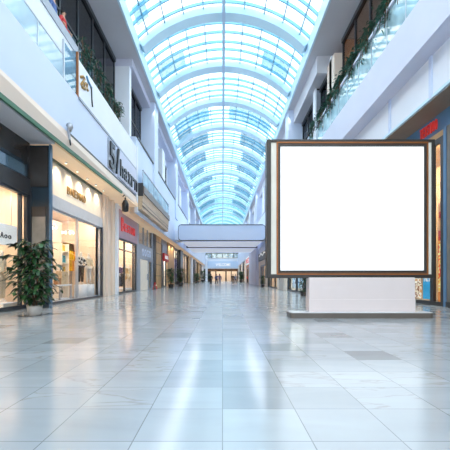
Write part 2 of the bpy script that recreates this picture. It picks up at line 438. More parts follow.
# --- end wall
mb = MB()
mb.box(-10.2, 11, END, END + 0.4, 12.2, 16.8).box(-10.2, -7, END, END + 0.4, 0, 12.2).box(7, 11, END, END + 0.4, 0, 12.2)
mb.box(-7, 7, END, END + 0.4, 4.4, 8.2)
struct(mb.build('wall_back', M['white']))
mb = MB().box(-7, 7, END + 5, END + 5.3, 0, 12.3).box(-7, 7, END, END + 5, 8.1, 8.3)
struct(mb.build('wall_back_inside', M['cream']))
area((0, END + 2.5, 4.3), (0, 0, 0), 10, 4, 260, (1, 0.88, 0.74)); area((0, END + 2.5, 12), (0, 0, 0), 10, 4, 500, (1, 0.97, 0.92))
mb = MB()
for x0_, x1_ in ((-7, -4.2), (-2.6, -2.2), (1.0, 1.5), (3.0, 3.3), (5.2, 7)): mb.box(x0_, x1_, END - 0.1, END + 0.3, 0, 4.4)
struct(mb.build('wall_back_piers', M['darkbrown'])); struct(MB().box(-5.5, 6, END - 1.2, END, 3.5, 4.3).build('trim_53', mat('rust_canopy', (150, 104, 70), 0.6, var=0.2, scale=0.8)))
wn = stempty('window_2', (0, END, 8.2))
for x in range(-6, 7, 2): box('mullion', M['frame'], x - 0.1, x + 0.1, END, END + 0.2, 8.2, 12.2, wn)
box('window_frame', M['frame'], -7, 7, END - 0.05, END + 0.2, 9.9, 10.1, wn); box('glass_pane', G_blue, -7, 7, END + 0.08, END + 0.12, 8.2, 12.2, wn)

# --- outer walls
struct(MB().box(-6.3, -10, -12, 4, 6.05, 11.2).box(6.9, 11, -12, 4, 7.6, 10.9).box(-7.1, -7.4, -12, 4, 0, 6.05).box(8.5, 8.8, -12, 4, 0, 7.6).box(-7.3, -7.5, -12, 4, 11, 16.4).box(7.7, 7.9, -12, 4, 11, 16.4).build('wall_front_sides', M['white']))
struct(MB().box(-10.3, -10.0, -12, END + 2, 0, 16.5).build('wall_left_outer', M['cream']))
struct(MB().box(11.0, 11.3, -12, END + 2, 0, 16.5).build('wall_right_outer', M['cream']))

# ================================================================== LEFT GROUND FLOOR
XL = -7.1; ZS = 6.05
# solid wall pieces between shopfronts, and party walls behind
mb = MB()
mb.box(XL, -7.4, 21.1, 24.0, 0, ZS)
for y in (24.2,): mb.box(-7.3, -10, y - 0.1, y + 0.1, 0, ZS)
mb.box(-7.1, -10, 13.45, 14.8, 0, ZS)
mb.box(-7.3, -10, 21.3, 21.5, 0, ZS)
struct(mb.build('wall_left', M['beige']))
mb = MB()
for y in (21.35, 21.9, 23.0): mb.box(XL, XL + 0.18, y, y + 0.16, 0, ZS)
struct(mb.build('trim_2', M['beige'], None, 0.03))
struct(MB().box(-6.97, -7.25, 23.95, 24.35, 0, ZS).build('trim_3', M['white']))
# ceiling over shops / soffit over the walkway edge
struct(MB().box(-6.2, -10, 4, 13.4, ZS, ZS + 0.25).build('trim_4', M['soffit']))
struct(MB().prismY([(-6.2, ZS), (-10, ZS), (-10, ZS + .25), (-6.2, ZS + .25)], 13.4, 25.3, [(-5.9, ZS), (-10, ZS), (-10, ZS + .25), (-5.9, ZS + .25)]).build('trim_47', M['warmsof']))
struct(MB().prismY([(-6.2, ZS), (-6.28, ZS), (-6.28, ZS + 0.15), (-6.2, ZS + 0.15)], 4, 21.2,
                   [(-5.86, ZS), (-5.94, ZS), (-5.94, ZS + 0.13), (-5.86, ZS + 0.13)]).build('trim_5', M['green']))
# beige upstand between the green stripe and the bulkhead
struct(MB().prismY([(-6.05, 6.8), (-6.22, ZS + 0.14), (-6.5, ZS + 0.14), (-6.5, 6.8)], 4, 25.3,
                   [(-6.05, 6.8), (-5.9, ZS + 0.12), (-6.5, ZS + 0.12), (-6.5, 6.8)]).build('trim_6', M['beige']))
struct(MB().box(-7.0, -7.06, 14.9, 21.1, ZS - 0.1, ZS).build('trim_7', M['darkgreen']))
# bulkhead
struct(MB().box(-6.05, -6.5, 4, 25.3, 6.8, 8.7).build('wall_left_bulkhead', M['fascia']))
struct(MB().box(-6.03, -6.1, 14.4, 25.3, 6.76, 6.84).build('trim_8', M['black']))
struct(MB().box(-6.1, -10, 4, END, 8.5, 8.7).build('trim_9', M['white']))
struct(MB().box(-5.95, -6.15, 25.2, 25.55, 5.7, 10.3).build('trim_10', M['white']))

nwin = [2]
def shopfront(y0, y1, z0, z1, X, mull=(), frame=M['frame'], fw=0.09, g=G_shop, rails=(), base=0.14):
    nwin[0] += 1
    w = stempty('window_%d' % nwin[0], (X, (y0 + y1) / 2, z0))
    s = -1 if X < 0 else 1
    a, b = X - s * 0.02, X + s * 0.1
    m = MB().box(a, b, y0, y0 + fw, z0, z1).box(a, b, y1 - fw, y1, z0, z1).box(a, b, y0 + fw, y1 - fw, z1 - fw, z1).box(a, b, y0 + fw, y1 - fw, z0, z0 + base)
    m.build('window_frame', frame, w)
    for y in mull: box('mullion', frame, a, b, y - fw / 2, y + fw / 2, z0 + base, z1 - fw, w)
    for z in rails: box('transom', frame, a + s * .01, b - s * .01, y0 + fw, y1 - fw, z - 0.04, z + 0.04, w)
    box('glass_pane', g, X + s * 0.035, X + s * 0.05, y0 + fw, y1 - fw, z0 + base, z1 - fw, w)
    return w
nshell = [0]
def shop_inside(y0, y1, X, depth, z1, m, power, col=(1, 0.86, 0.68)):
    s = -1 if X < 0 else 1; xb = X + s * depth
    w = MB().box(xb, xb + s * 0.1, y0, y1, 0, z1).box(X + s * 0.12, xb, y0 - 0.05, y0, 0, z1).box(X + s * 0.12, xb, y1, y1 + 0.05, 0, z1).box(X + s * 0.12, xb, y0, y1, z1, z1 + 0.05)
    nshell[0] += 1
    struct(w.build('wall_%s_shop_%d' % ('left' if s < 0 else 'right', nshell[0]), m))
    if power: area((X + s * 0.32, (y0 + y1) / 2, z1 - 0.12), (0, -s * 0.6, 0), 0.3, (y1 - y0) * 0.9, power, col)   # strip lamp behind the window head

# ---- shop A (nearest, cut by the left edge)
shopfront(5.5, 13.2, 0, 4.15, XL, mull=(9.0, 12.75))
shop_inside(5.5, 13.2, XL, 2.7, 4.3, M['cream'], 190)
struct(MB().box(-7.05, -7.3, 4, 13.3, 4.15, 4.72).build('trim_11', M['charcoal']))
struct(MB().box(-7.08, -7.3, 4, 13.3, 5.3, ZS).build('trim_12', M['bronze']))
shopfront(4.0, 13.2, 4.72, 5.3, XL, frame=M['teal'], g=G_blue, base=0.05)
struct(MB().box(-7.25, -7.35, 4, 13.3, 4.7, 5.35).build('trim_13', M['tealedge']))
# ---- dark glazed pillar
pl = stempty('trim_14', (-6.84, 14, 0))
box('pillar_core', M['teal'], -6.36, -7.4, 13.32, 13.42, 0, 5.98, pl)
box('corner_strip', M['tealedge'], -6.31, -6.37, 13.28, 13.44, 0, 6.0, pl)
box('front_panel', M['bronze'], -6.5, -7.0, 13.28, 13.33, 3.35, 3.72, pl)
box('front_panel', mat('grey_brown_screen', (122, 116, 108), 0.3, var=0.2, scale=1.5), -6.5, -7.0, 13.28, 13.33, 0.25, 3.35, pl)
box('front_frame', M['frame'], -7.02, -7.12, 13.24, 13.33, 0, 4.4, pl)
box('upper_panel', M['bronze'], -6.42, -7.35, 13.27, 13.33, 4.45, 5.9, pl)
# ---- shop B
struct(MB().box(XL, -7.35, 14.85, 21.1, 4.55, ZS).build('wall_left_header', M['shopwhite']))
struct(MB().box(-6.98, -7.35, 14.85, 21.1, 4.02, 4.55).build('trim_15', M['lintel']))
shopfront(14.9, 21.0, 0, 4.02, XL, mull=(17.75,), frame=M['silver'], fw=0.07, base=0.12)
struct(MB().box(-6.98, -7.2, 20.95, 21.15, 0, 4.05).build('trim_16', M['frame']))
struct(MB().box(-6.99, -7.12, 14.85, 21.1, 0, 0.1).build('trim_17', M['frame']))
shop_inside(14.9, 21.1, XL, 2.7, 4.4, M['cream'], 190)
struct(MB().box(-9.3, -9.7, 19.3, 21.0, 0, 4.3).build('trim_18', M['shopwhite']))
sg = thing('shop_sign', onx(66, 190, -7.08), 'gold raised letters BNEMNO on the warmly lit wall of the left shop', 'sign')
a = onx(67.3, 196, -7.08); b = onx(86, 196, -7.08)
for i, ch in enumerate('BNEMNO'):
    w = (b[1] - a[1]) / 6
    lettering(ch, M['gold'], sg, (-7.09, a[1] + i * w, 4.94), w * 0.8, 0.36, 0.06, name='letter')
for i in range(5):
    y = 15.5 + i * 1.22
    d = thing('downlight', (-6.7, y, ZS - 0.05), ['small warm downlight in the soffit above the gold shop sign, nearest of five', 'small warm downlight above the sign of gold letters, second of five from the dark pillar', 'small warm downlight above the gold letters, middle of the row of five', 'small warm downlight past the gold letters, fourth of the row of five', 'small warm downlight above the lit wall, farthest of the row of five'][i], 'lamp', 'downlights over the gold sign')
    MB().lathe([(0.05, 0), (0.06, 0.01), (0.06, 0.05)], (-6.7, y, ZS - 0.05), 14).build('housing', M['silver'], d)
    MB().lathe([(0.0, 0), (0.045, 0.0), (0.045, 0.004)], (-6.7, y, ZS - 0.056), 14).build('bulb', M['lampglow'], d)
    l = bpy.data.lights.new('spot', 'SPOT'); l.energy = 65; l.color = (1, 0.84, 0.6); l.spot_size = 1.9; l.spot_blend = 1.0; l.shadow_soft_size = 0.12
    o = bpy.data.objects.new('spot_light', l); COL.objects.link(o); o.location = (-6.7, y, ZS - 0.13); o.rotation_euler = (0, 0.5, 0)
# ---- shop C (mauve header)
struct(MB().box(-7.0, -7.3, 24.4, 29.8, 3.88, 5.8).build('wall_left_header_2', M['pink']))
struct(MB().box(-7.05, -7.3, 24.4, 29.8, 5.8, ZS).build('trim_19', M['white']))
shopfront(24.45, 29.7, 0, 3.88, XL, mull=(26.3, 28.9), fw=0.14, rails=(3.1,))
shop_inside(24.45, 29.7, XL, 2.6, 4.2, M['cream'], 170)
sg = thing('shop_sign', (-7.0, 25, 4.6), 'red raised letters on the mauve panel of the left shop', 'sign')
lettering('B', M['red'], sg, (-6.98, 24.95, 4.35), 0.62, 0.95, 0.08, name='letter')
for i, ch in enumerate('ESTOM'):
    lettering(ch, M['red'], sg, (-6.98, 25.8 + i * 0.62, 4.42), 0.5, 0.58, 0.08, name='letter')
# ---- shop D (grey)
struct(MB().box(-7.02, -7.3, 29.8, 30.4, 0, ZS).box(-7.02, -7.3, 36.3, 36.7, 0, ZS).box(-7.04, -7.3, 30.4, 36.3, 2.75, 4.0).box(-7.02, -7.3, 30.4, 36.3, 5.75, ZS).build('wall_left_grey_front', M['greyframe']))
shopfront(30.4, 36.3, 4.0, 5.75, XL, mull=(32.6, 34.4), frame=M['greyframe'], base=0.06)
shopfront(34.7, 36.3, 0, 2.75, XL, frame=M['greyframe'])
struct(MB().box(-7.06, -7.3, 30.4, 31.1, 0, 2.75).box(-7.06, -7.3, 34.4, 34.7, 0, 2.75).build('trim_20', M['greyframe']))
dr = struct(MB().box(-7.1, -7.2, 31.1, 34.4, 0, 2.75).build('door_1', M['shopwhite']))
box('door_handle', M['silver'], -7.03, -7.1, 34.0, 34.1, 0.9, 1.5, dr)
shop_inside(30.4, 36.3, XL, 2.6, 5.9, M['shopwhite'], 220, (1, 0.95, 0.88))
sg = thing('shop_sign', (-7.03, 32, 3.1), 'pale round letters on the grey band over the beige left door', 'sign')
for i, ch in enumerate('ooGo'):
    lettering(ch, M['fascia'], sg, (-7.03, 31.6 + i * 1.0, 3.05), 0.75, 0.65, 0.05, name='letter')
# ---- dark / tan columns
struct(MB().box(-6.96, -7.3, 36.7, 37.9, 0, ZS).build('trim_21', M['charcoal']))
tc = struct(MB().box(-6.93, -7.3, 37.9, 41.0, 0, ZS).build('trim_22', M['tan']))
mb = MB()
for z in (1.3, 2.5, 3.7, 4.9): mb.box(-6.92, -6.95, 37.88, 41.0, z, z + 0.05)
mb.build('panel_joint', M['charcoal'], tc)
struct(MB().box(-6.9, -7.2, 41.0, 41.7, 0, 4.9).build('trim_23', M['frame']))
# ---- shop E
struct(MB().box(-7.0, -7.3, 41.7, 45.6, 4.0, ZS).build('wall_left_header_3', M['greyframe']))
shopfront(41.7, 45.5, 0, 4.0, XL, mull=(43.6,), fw=0.16)
shop_inside(41.7, 45.5, XL, 2.6, 4.2, M['shopwhite'], 220, (0.9, 0.95, 1))
sg = thing('shop_sign', (-6.8, 42, 3.2), 'solid red sign box over a dark-framed window beyond the tan column', 'sign')
box('sign_box', M['redplain'], -6.7, -7.0, 41.8, 45.2, 3.1, 4.0, sg, 0.03)
lettering('MODA', M['plaque'], sg, (-6.69, 42.3, 3.35), 2.4, 0.4, 0.04)
ps = thing('shop_poster', (-7.25, 43.6, 0.5), 'blue printed poster inside the window under the red sign box', 'poster')
box('print', stripes_mat('blue_poster_print', [(44, 74, 150), (110, 160, 215), (230, 235, 245), (60, 90, 170)], scale=1.2, blobs=True, emit=0.3), -7.3, -7.34, 42.2, 45, 0.3, 2.7, ps)
box('poster_frame', M['frame'], -7.34, -7.4, 42.1, 45.1, 0.0, 2.8, ps)
# ---- farther bays
def far_bay(y0, y1, front, zt=5.6, inside=M['cream'], p=170, col=(1, 0.88, 0.72)):
    shopfront(y0, y1, 0, zt, XL, mull=[(y0 + y1) / 2], fw=0.3, frame=front)
    shop_inside(y0, y1, XL, 2.6, zt, inside, p, col)
struct(MB().box(-6.9, -7.4, 45.6, 52, 0, ZS).box(-6.9, -7.4, 74, 78, 0, ZS).box(-6.9, -7.4, 104, 108, 0, ZS).build('wall_left_pilasters', M['tan']))
struct(MB().box(-6.7, -7.4, 58, 61.5, 0, ZS).box(-6.8, -7.4, 88, 92, 0, ZS).build('wall_left_dark_pilasters', M['frame']))
struct(MB().box(-6.5, -7.4, 78, 80, 0, ZS).box(-6.6, -7.4, 122, END, 0, ZS).build('wall_left_white_pilasters', M['white']))
far_bay(52, 58, M['frame'], inside=M['shopwhite']); far_bay(61.5, 74, M['frame']); far_bay(80, 88, M['charcoal']); far_bay(92, 104, M['frame']); far_bay(108, 122, M['charcoal'])
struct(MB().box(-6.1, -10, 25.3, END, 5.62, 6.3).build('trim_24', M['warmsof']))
ps = thing('shop_poster', (-7.3, 55, 0), 'tall purple and white poster in the dark-framed window past the lit tan pilaster', 'poster')
box('print', stripes_mat('violet_poster_print', [(120, 110, 180), (200, 195, 225), (90, 90, 160)], scale=0.9, blobs=True, emit=0.3), -7.3, -7.34, 52.8, 57.4, 0.5, 4.0, ps)
box('poster_frame', M['frame'], -7.34, -7.4, 52.7, 57.5, 0.0, 4.1, ps)
for y, c in ((49, 90), (20, 0)):
    if c:
        for dy in (-2, 0.5):
            l = bpy.data.lights.new('spot', 'SPOT'); l.energy = 260; l.color = (1, 0.82, 0.56); l.spot_size = 1.6; l.spot_blend = 0.8; l.shadow_soft_size = 0.05
            o = bpy.data.objects.new('spot_light', l); COL.objects.link(o); o.location = (-6.5, y + dy, 5.55); o.rotation_euler = (0, 0.35, 0)

# bulkhead beyond the projecting bay, and canopy
struct(MB().box(-6.05, -6.5, 25.3, END, 5.62, 11.0).build('wall_left_parapet', M['fascia']))
rl = MB().box(-5.98, -6.1, 25.6, END, 11.0, 11.12); struct(rl.build('trim_25', M['charcoal']))
cn = thing('canopy', (-5.9, 31.7, 5.9), 'pale timber canopy with dark cap projecting from the left wall', 'canopy')
MB().prismY([(-5.7, 5.95), (-5.62, 7.1), (-6.1, 7.1), (-6.1, 5.95)], 25.6, 37.9).build('timber_front', M['wood'], cn)
box('cap_board', M['woodcap'], -5.55, -6.1, 25.6, 38.0, 7.1, 7.62, cn)
mb = MB()
for z in (6.2, 6.45): mb.box(-5.66, -5.72, 25.6, 37.9, z, z + 0.04)
mb.build('shadow_groove', M['charcoal'], cn.children[0])
box('end_plate', M['charcoal'], -5.6, -6.04, 25.5, 25.62, 6.9, 7.8, cn)
def railing(name, label, X, y0, y1, z0, z1, gm, posts, rail=M['silver'], step=1.9, hr=0.03):
    t = thing(name, (X, (y0 + y1) / 2, z0), label, 'railing')
    n = max(1, round((y1 - y0) / step)); st = (y1 - y0) / n
    for i in range(n): box('glass_panel', gm, X - 0.012, X + 0.012, y0 + i * st + 0.03, y0 + (i + 1) * st - 0.03, z0, z1 - hr, t)
    MB().tube([(X, y0, z1), (X, y1, z1)], hr, 8).build('handrail', rail, t)
    for i in range(n + 1):
        if posts: box('post', rail, X - 0.025, X + 0.025, y0 + i * st - 0.025, y0 + i * st + 0.025, z0, z1, t)
    return t
railing('glass_railing', 'pale glass railing standing on the timber canopy', -5.66, 25.7, 37.8, 7.62, 8.75, G_rail, True, M['greyframe'], 2.0, 0.05)

# ================================================================== LEFT UPPER FLOOR
railing('glass_railing', 'clear glass railing on top of the near left bulkhead', -6.1, 4.2, 13.85, 8.7, 9.62, G_rail, True, M['silver'], 1.92, 0.025)
cp = thing('corner_screen', (-6.35, 14.3, 8.7), 'blue tinted glass corner screen beside the white gallery panel', 'glass screen')
box('glass_panel', G_blue, -6.1, -6.58, 15.05, 15.09, 8.71, 10.55, cp)
box('glass_panel', G_blue, -6.08, -6.12, 13.9, 15.05, 8.71, 10.2, cp)
box('post', M['silver'], -6.06, -6.14, 13.84, 13.92, 8.71, 10.25, cp)
# white inner parapet + grey cap
struct(MB().box(-6.62, -6.8, 4, 16.5, 8.7, 11.2).build('wall_left_inner_parapet', M['white']))
struct(MB().box(-6.58, -6.82, 4, 16.5, 11.2, 11.6).build('trim_26', M['greyframe']))
struct(MB().box(-6.8, -10, 4, END, 10.35, 10.5).build('trim_27', M['soffit']))
struct(MB().box(-6.82, -7.4, 4, 16.6, 10.5, 11.15).build('trim_48', M['soffit']))
# white solid panel with the gold emblem
struct(MB().box(-6.05, -6.3, 15.2, 25.3, 8.7, 10.3).build('wall_left_gallery_panel', M['white']))
struct(MB().box(-6.03, -6.32, 15.1, 15.2, 8.68, 10.55).build('trim_28', M['copper']))
struct(MB().box(-6.0, -6.1, 15.2, 25.3, 8.62, 8.72).build('trim_29', M['greyframe']))
em = thing('wall_emblem', onx(86, 84, -6.03), 'gold and blue line emblem on the white gallery panel', 'sign')
def curve_on(X, pts, r, name, m, parent):
    MB().tube([Vector(onx(px, py, X)) for px, py in pts], r, 6).build(name, m, parent)
curve_on(-6.03, [(80.5, 77), (83, 76.5), (84.5, 79), (83, 82), (81, 85), (82, 87), (85, 89), (86.5, 88)], 0.06, 'gold_stroke', M['gold'], em)
curve_on(-6.03, [(84, 86), (85.5, 83), (87, 84), (86.8, 88), (88, 91)], 0.05, 'gold_stroke', M['gold'], em)
curve_on(-6.03, [(86.5, 76), (88, 81), (90, 85), (91.5, 88)], 0.05, 'blue_stroke', mat('blue_stroke_paint', (92, 140, 176), 0.4), em)
curve_on(-6.03, [(90, 84), (91.5, 90), (91.8, 99), (92.5, 107)], 0.035, 'dark_stroke', M['charcoal'], em)
# big dark sign "5/" on the bulkhead
sg = thing('shop_sign', (-6.05, 20.5, 7.0), 'big dark numeral and letters on a grey plate under the gallery panel', 'sign')
a = onx(118.5, 150, -5.98); b = onx(133, 160, -5.98)
box('back_plate', M['lilac'], -5.96, -6.05, a[1], 25.1, 6.9, 8.55, sg)
yy = [onx(x, 160, -5.94)[1] for x in (110.2, 115.5, 116, 119.5)]
box('letter_block', M['greyframe'], -6.0, -6.05, yy[0] - 0.1, yy[2], 6.95, 8.5, sg)
lettering('5', M['black'], sg, (-5.97, yy[0], 7.0), yy[1] - yy[0], 1.4, 0.1, name='numeral')
lettering('/', M['black'], sg, (-5.93, yy[2], 6.95), yy[3] - yy[2] - 0.1, 1.5, 0.1, name='letter')
y0 = yy[3] + 0.1
for i, ch in enumerate('haxrn'):
    lettering(ch, M['black'], sg, (-5.93, y0 + i * 0.86, 7.05), 0.7, 0.95 if ch == 'h' else 0.72, 0.08, name='letter')
# bracket spotlight at the near end of that black line
bk = thing('spotlight', onx(70, 132, -5.95), 'grey bracket spotlight on the lower edge of the left bulkhead', 'lamp')
p = Vector(onx(70, 132, -5.95))
box('bracket', M['greyframe'], p.x, p.x - 0.12, p.y - 0.06, p.y + 0.06, p.z - 0.32, p.z + 0.28, bk, 0.01)
MB().tube([p + Vector((0, 0.02, 0.05)), p + Vector((0.1, -0.16, 0.1)), p + Vector((0.12, -0.34, 0.12))], [0.06, 0.09, 0.12], 12).build('lamp_head', M['silver'], bk)
MB().tube([p + Vector((0, 0, -0.3)), p + Vector((0.02, 0.0, -0.52))], 0.03, 8).build('stem', M['frame'], bk)
# black hanging lamp in front of the mauve shop
hl = thing('hanging_lamp', (-6.2, 22.9, 4.6), 'black lamp hanging from the soffit before the mauve panel', 'lamp')
p = Vector(onx(125.3, 212, -6.0))
MB().lathe([(0.05, 0), (0.2, 0.05), (0.21, 0.5), (0.12, 0.7), (0.03, 0.78)], (p.x, p.y, p.z), 16).build('shade', M['black'], hl)
MB().tube([p + Vector((0, 0, 0.75)), p + Vector((0, -0.02, 1.1)), Vector((p.x, p.y - 0.5, ZS - 0.0))], 0.05, 8).build('arm', M['black'], hl)

# upper storefront : dark glass bays
XU = -7.5
def upper_front(X, y0, y1, z0, z1, name, step=2.1, wallm=None, top=0.28, g=None):
    s = -1 if X < 0 else 1
    nwin[0] += 1
    w = stempty('window_%d' % nwin[0], (X, (y0 + y1) / 2, z0))
    n = max(1, round((y1 - y0) / step)); st = (y1 - y0) / n
    mb = MB()
    for i in range(n + 1): mb.box(X, X + s * 0.12, y0 + i * st - 0.07, y0 + i * st + 0.07, z0, z1 - top)
    mb.build('mullion', M['frame'], w)
    box('window_frame', M['frame'], X - s * 0.08, X + s * 0.12, y0, y1, z1 - top, z1, w)
    box('transom', M['frame'], X, X + s * 0.1, y0, y1, z0 + 2.9, z0 + 3.0, w)
    box('glass_pane', g or G_dark, X + s * 0.04, X + s * 0.06, y0, y1, z0, z1 - top, w)
    mb = MB().box(X + s * 1.6, X + s * 1.7, y0, y1, z0, z1).box(X + s * 0.15, X + s * 1.6, y0 - 0.1, y0, z0, z1).box(X + s * 0.15, X + s * 1.6, y1, y1 + 0.1, z0, z1)
    mb.build('room_wall', wallm or M['brownwall'], w)
    return w
upper_front(XU, 4, 25.2, 10.5, 16.4, 'a')
# white pier + windows + columns along the left
mb = MB()
mb.box(-6.5, -7.6, 25.3, 25.8, 10.5, 15.9)
struct(mb.build('trim_30', M['white']))
struct(MB().box(-7.15, -7.6, 31.5, END, 14.95, 16.4).build('wall_left_upper', M['white']))
struct(MB().box(-6.3, -7.7, 25.25, END, 15.9, 16.4).build('trim_31', M['lilac']))
ycols = [(31.5, 33.2), (46, 48), (62, 64), (78, 80), (94, 96), (110, 112)]
mb = MB()
for y0, y1 in ycols: mb.box(-5.9, -7.5, y0, y1, 8.7, 16.4)
struct(mb.build('trim_32', M['fascia']))
upper_front(-7.1, 25.9, 31.5, 10.5, 15.9, 'b')
mb = MB()
for (a, b2) in ((33.2, 46), (48, 62), (64, 78), (80, 94), (96, 110), (112, END)):
    L = b2 - a; w1 = (a + 0.6, a + L * 0.42); w2 = (a + L * 0.56, a + L * 0.96)
    mb.box(-7.0, -7.5, a, w1[0], 10.5, 15).box(-6.4, -7.5, w1[1], w2[0], 10.5, 14.9).box(-7.0, -7.5, w2[1], b2, 10.5, 15)
    upper_front(-7.1, w1[0], w1[1], 10.5, 14.95, 'c'); upper_front(-7.1, w2[0], w2[1], 10.5, 14.95, 'c')
struct(mb.build('wall_left_upper_piers', M['white']))

# ================================================================== RIGHT SIDE
XR = 8.5
FX = 6.9
struct(MB().box(FX, FX + 0.65, 4, 30, 9.1, 10.85).build('wall_right_fascia', M['lilac']))
struct(MB().box(FX + 0.1, 11, 4, 24.9, 10.2, 10.4).build('trim_33', M['soffit']))
struct(MB().box(7.55, 7.9, 4, 24.9, 7.62, 9.15).build('wall_right_band', M['white']))
mb = MB()
for y in (7.2, 11.0, 13.0, 16.2): mb.box(7.49, 7.56, y, y + 0.16, 7.62, 9.1)
struct(mb.build('trim_34', M['fascia']))
struct(MB().box(7.5, 7.6, 4, 24.9, 7.56, 7.66).build('trim_35', M['curb']))
struct(MB().box(7.6, 11, 4, 24.9, 7.54, 7.66).build('trim_36', M['brownsof']))
# slate-blue shopfront
struct(MB().box(XR, XR + 0.3, 4, 24, 6.85, 7.56).build('wall_right', M['bluefascia']))
struct(MB().box(XR - 0.02, XR + 0.3, 4, 13.7, 0, 6.85).build('trim_52', mat('grey_brown_stone', (120, 114, 108), 0.5, var=0.06)))
struct(MB().box(XR - 0.05, XR + 0.35, 13.7, 13.86, 0, 6.85).build('trim_37', M['bluefascia']))
struct(MB().box(XR + 0.02, XR + 0.3, 13.85, 24, 6.6, 6.85).build('trim_38', M['tan']))
shopfront(13.87, 24, 0, 6.6, XR, mull=(14.68, 17.3), fw=0.22, frame=M['charcoal'], base=0.16)
shop_inside(13.9, 24, XR, 2.4, 6.7, M['tan'], 420, (1, 0.86, 0.64))
struct(MB().box(XR - 0.06, XR + 0.2, 4, 13.7, 0, 0.2).build('trim_39', M['charcoal']))
sg = thing('shop_sign', (8.48, 14, 6.95), 'red raised letters on the slate blue shop fascia at right', 'sign')
ya = onx(420.3, 132, 8.46)[1]; yb = onx(438, 120, 8.46)[1]
n = 7; w = (ya - yb) / n
for i, ch in enumerate('TENSIOO'):
    lettering(ch, M['red'], sg, (8.46, ya - i * w, 6.98), w * 0.62, 0.42, 0.06, side='right', name='letter')
# posters in the near right shop window
ps = thing('display_poster', (8.7, 14.25, 0.15), 'tall warm orange and yellow display poster at the right edge window', 'poster')
warm = stripes_mat('warm_poster_print', [(206, 96, 40), (244, 196, 96), (250, 232, 170), (222, 60, 44), (246, 170, 60), (252, 240, 214)], scale=3.2, blobs=True, emit=0.55)
box('print', warm, 8.72, 8.74, 13.96, 14.62, 0.55, 3.0, ps)
box('poster_base', mat('orange_board', (232, 140, 60), 0.5, var=0.1, emit=0.3), 8.7, 8.78, 13.96, 14.62, 0.0, 0.55, ps)
box('top_band', M['red'], 8.70, 8.73, 13.95, 14.6, 2.6, 3.0, ps)
box('top_panel', mat('peach_board', (240, 176, 116), 0.5, var=0.05, emit=0.3), 8.72, 8.76, 13.96, 14.62, 3.0, 4.1, ps)
box('red_label', M['red'], 8.70, 8.73, 14.0, 14.55, 3.5, 3.75, ps)
ps = thing('display_poster', (8.7, 15.4, 0.15), 'bright blue poster with white marks low in the right shop window', 'poster')
bl = mat('cyan_blue_print', (40, 150, 200), 0.5, var=0.08, emit=0.5)
box('print', bl, 8.72, 8.74, 14.85, 15.75, 0.2, 2.2, ps)
lettering('GET', M['plaque'], ps, (8.7, 15.62, 1.45), 0.6, 0.4, 0.02, side='right', name='white_lettering')
lettering('NEW', M['plaque'], ps, (8.7, 15.62, 0.95), 0.6, 0.35, 0.02, side='right', name='white_lettering')
ps = thing('display_poster', (8.7, 16.3, 0.15), 'narrow cream and brown poster between the blue poster and the pedestal', 'poster')
box('print', stripes_mat('cream_poster_print', [(236, 220, 196), (150, 96, 60), (246, 236, 220), (214, 160, 100)], scale=4, blobs=True, emit=0.4), 8.72, 8.74, 15.9, 16.9, 0.2, 2.4, ps)

# upper right : aqua glass railing with plants, dark storefront
railing('glass_railing', 'aqua glass railing above the right fascia', 7.0, 4.2, 29.8, 10.85, 12.5, G_aqua, True, M['silver'], 1.6, 0.03)
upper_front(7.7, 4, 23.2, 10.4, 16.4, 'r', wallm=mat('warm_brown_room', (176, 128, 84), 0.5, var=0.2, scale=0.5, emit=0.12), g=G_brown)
struct(MB().box(7.2, 8.4, 23.3, 24.9, 10.4, 15.6).build('trim_40', M['beige']))
struct(MB().box(7.2, 7.5, 23.9, 24.4, 10.4, 15.8).build('trim_41', M['white']))
struct(MB().box(6.5, 8.6, 24.9, END, 15.2, 16.4).build('wall_right_upper', M['soffit']))
upper_front(7.3, 24.9, 33, 10.4, 15.2, 'r2')
mb = MB()
for y0, y1 in ((33, 34.6), (48, 50), (64, 66), (80, 82), (96, 98), (112, 114)): mb.box(6.0, 7.6, y0, y1, 9, 16.4)
struct(mb.build('trim_42', M['fascia']))
mb = MB()
for (a, b2) in ((34.6, 48), (50, 64), (66, 80), (82, 96), (98, 112), (114, END)):
    L = b2 - a; w1 = (a + 0.6, a + L * 0.42); w2 = (a + L * 0.56, a + L * 0.96)
    mb.box(7.0, 7.5, a, w1[0], 10, 15.2).box(6.4, 7.5, w1[1], w2[0], 10, 15.2).box(7.0, 7.5, w2[1], b2, 10, 15.2)
    upper_front(7.1, w1[0], w1[1], 10, 15.2, 'c'); upper_front(7.1, w2[0], w2[1], 10, 15.2, 'c')
struct(mb.build('wall_right_upper_piers', M['white']))
struct(MB().box(7.0, 7.9, 27, 27.5, 10.4, 15.1).build('trim_49', M['greyframe'])); struct(MB().box(6.98, 7.9, 26.95, 27.5, 15.1, 15.95).build('trim_50', M['darkbrown'])); struct(MB().box(6.9, 7.0, 26.9, 27.6, 10.9, 15.95).build('trim_51', M['white']))
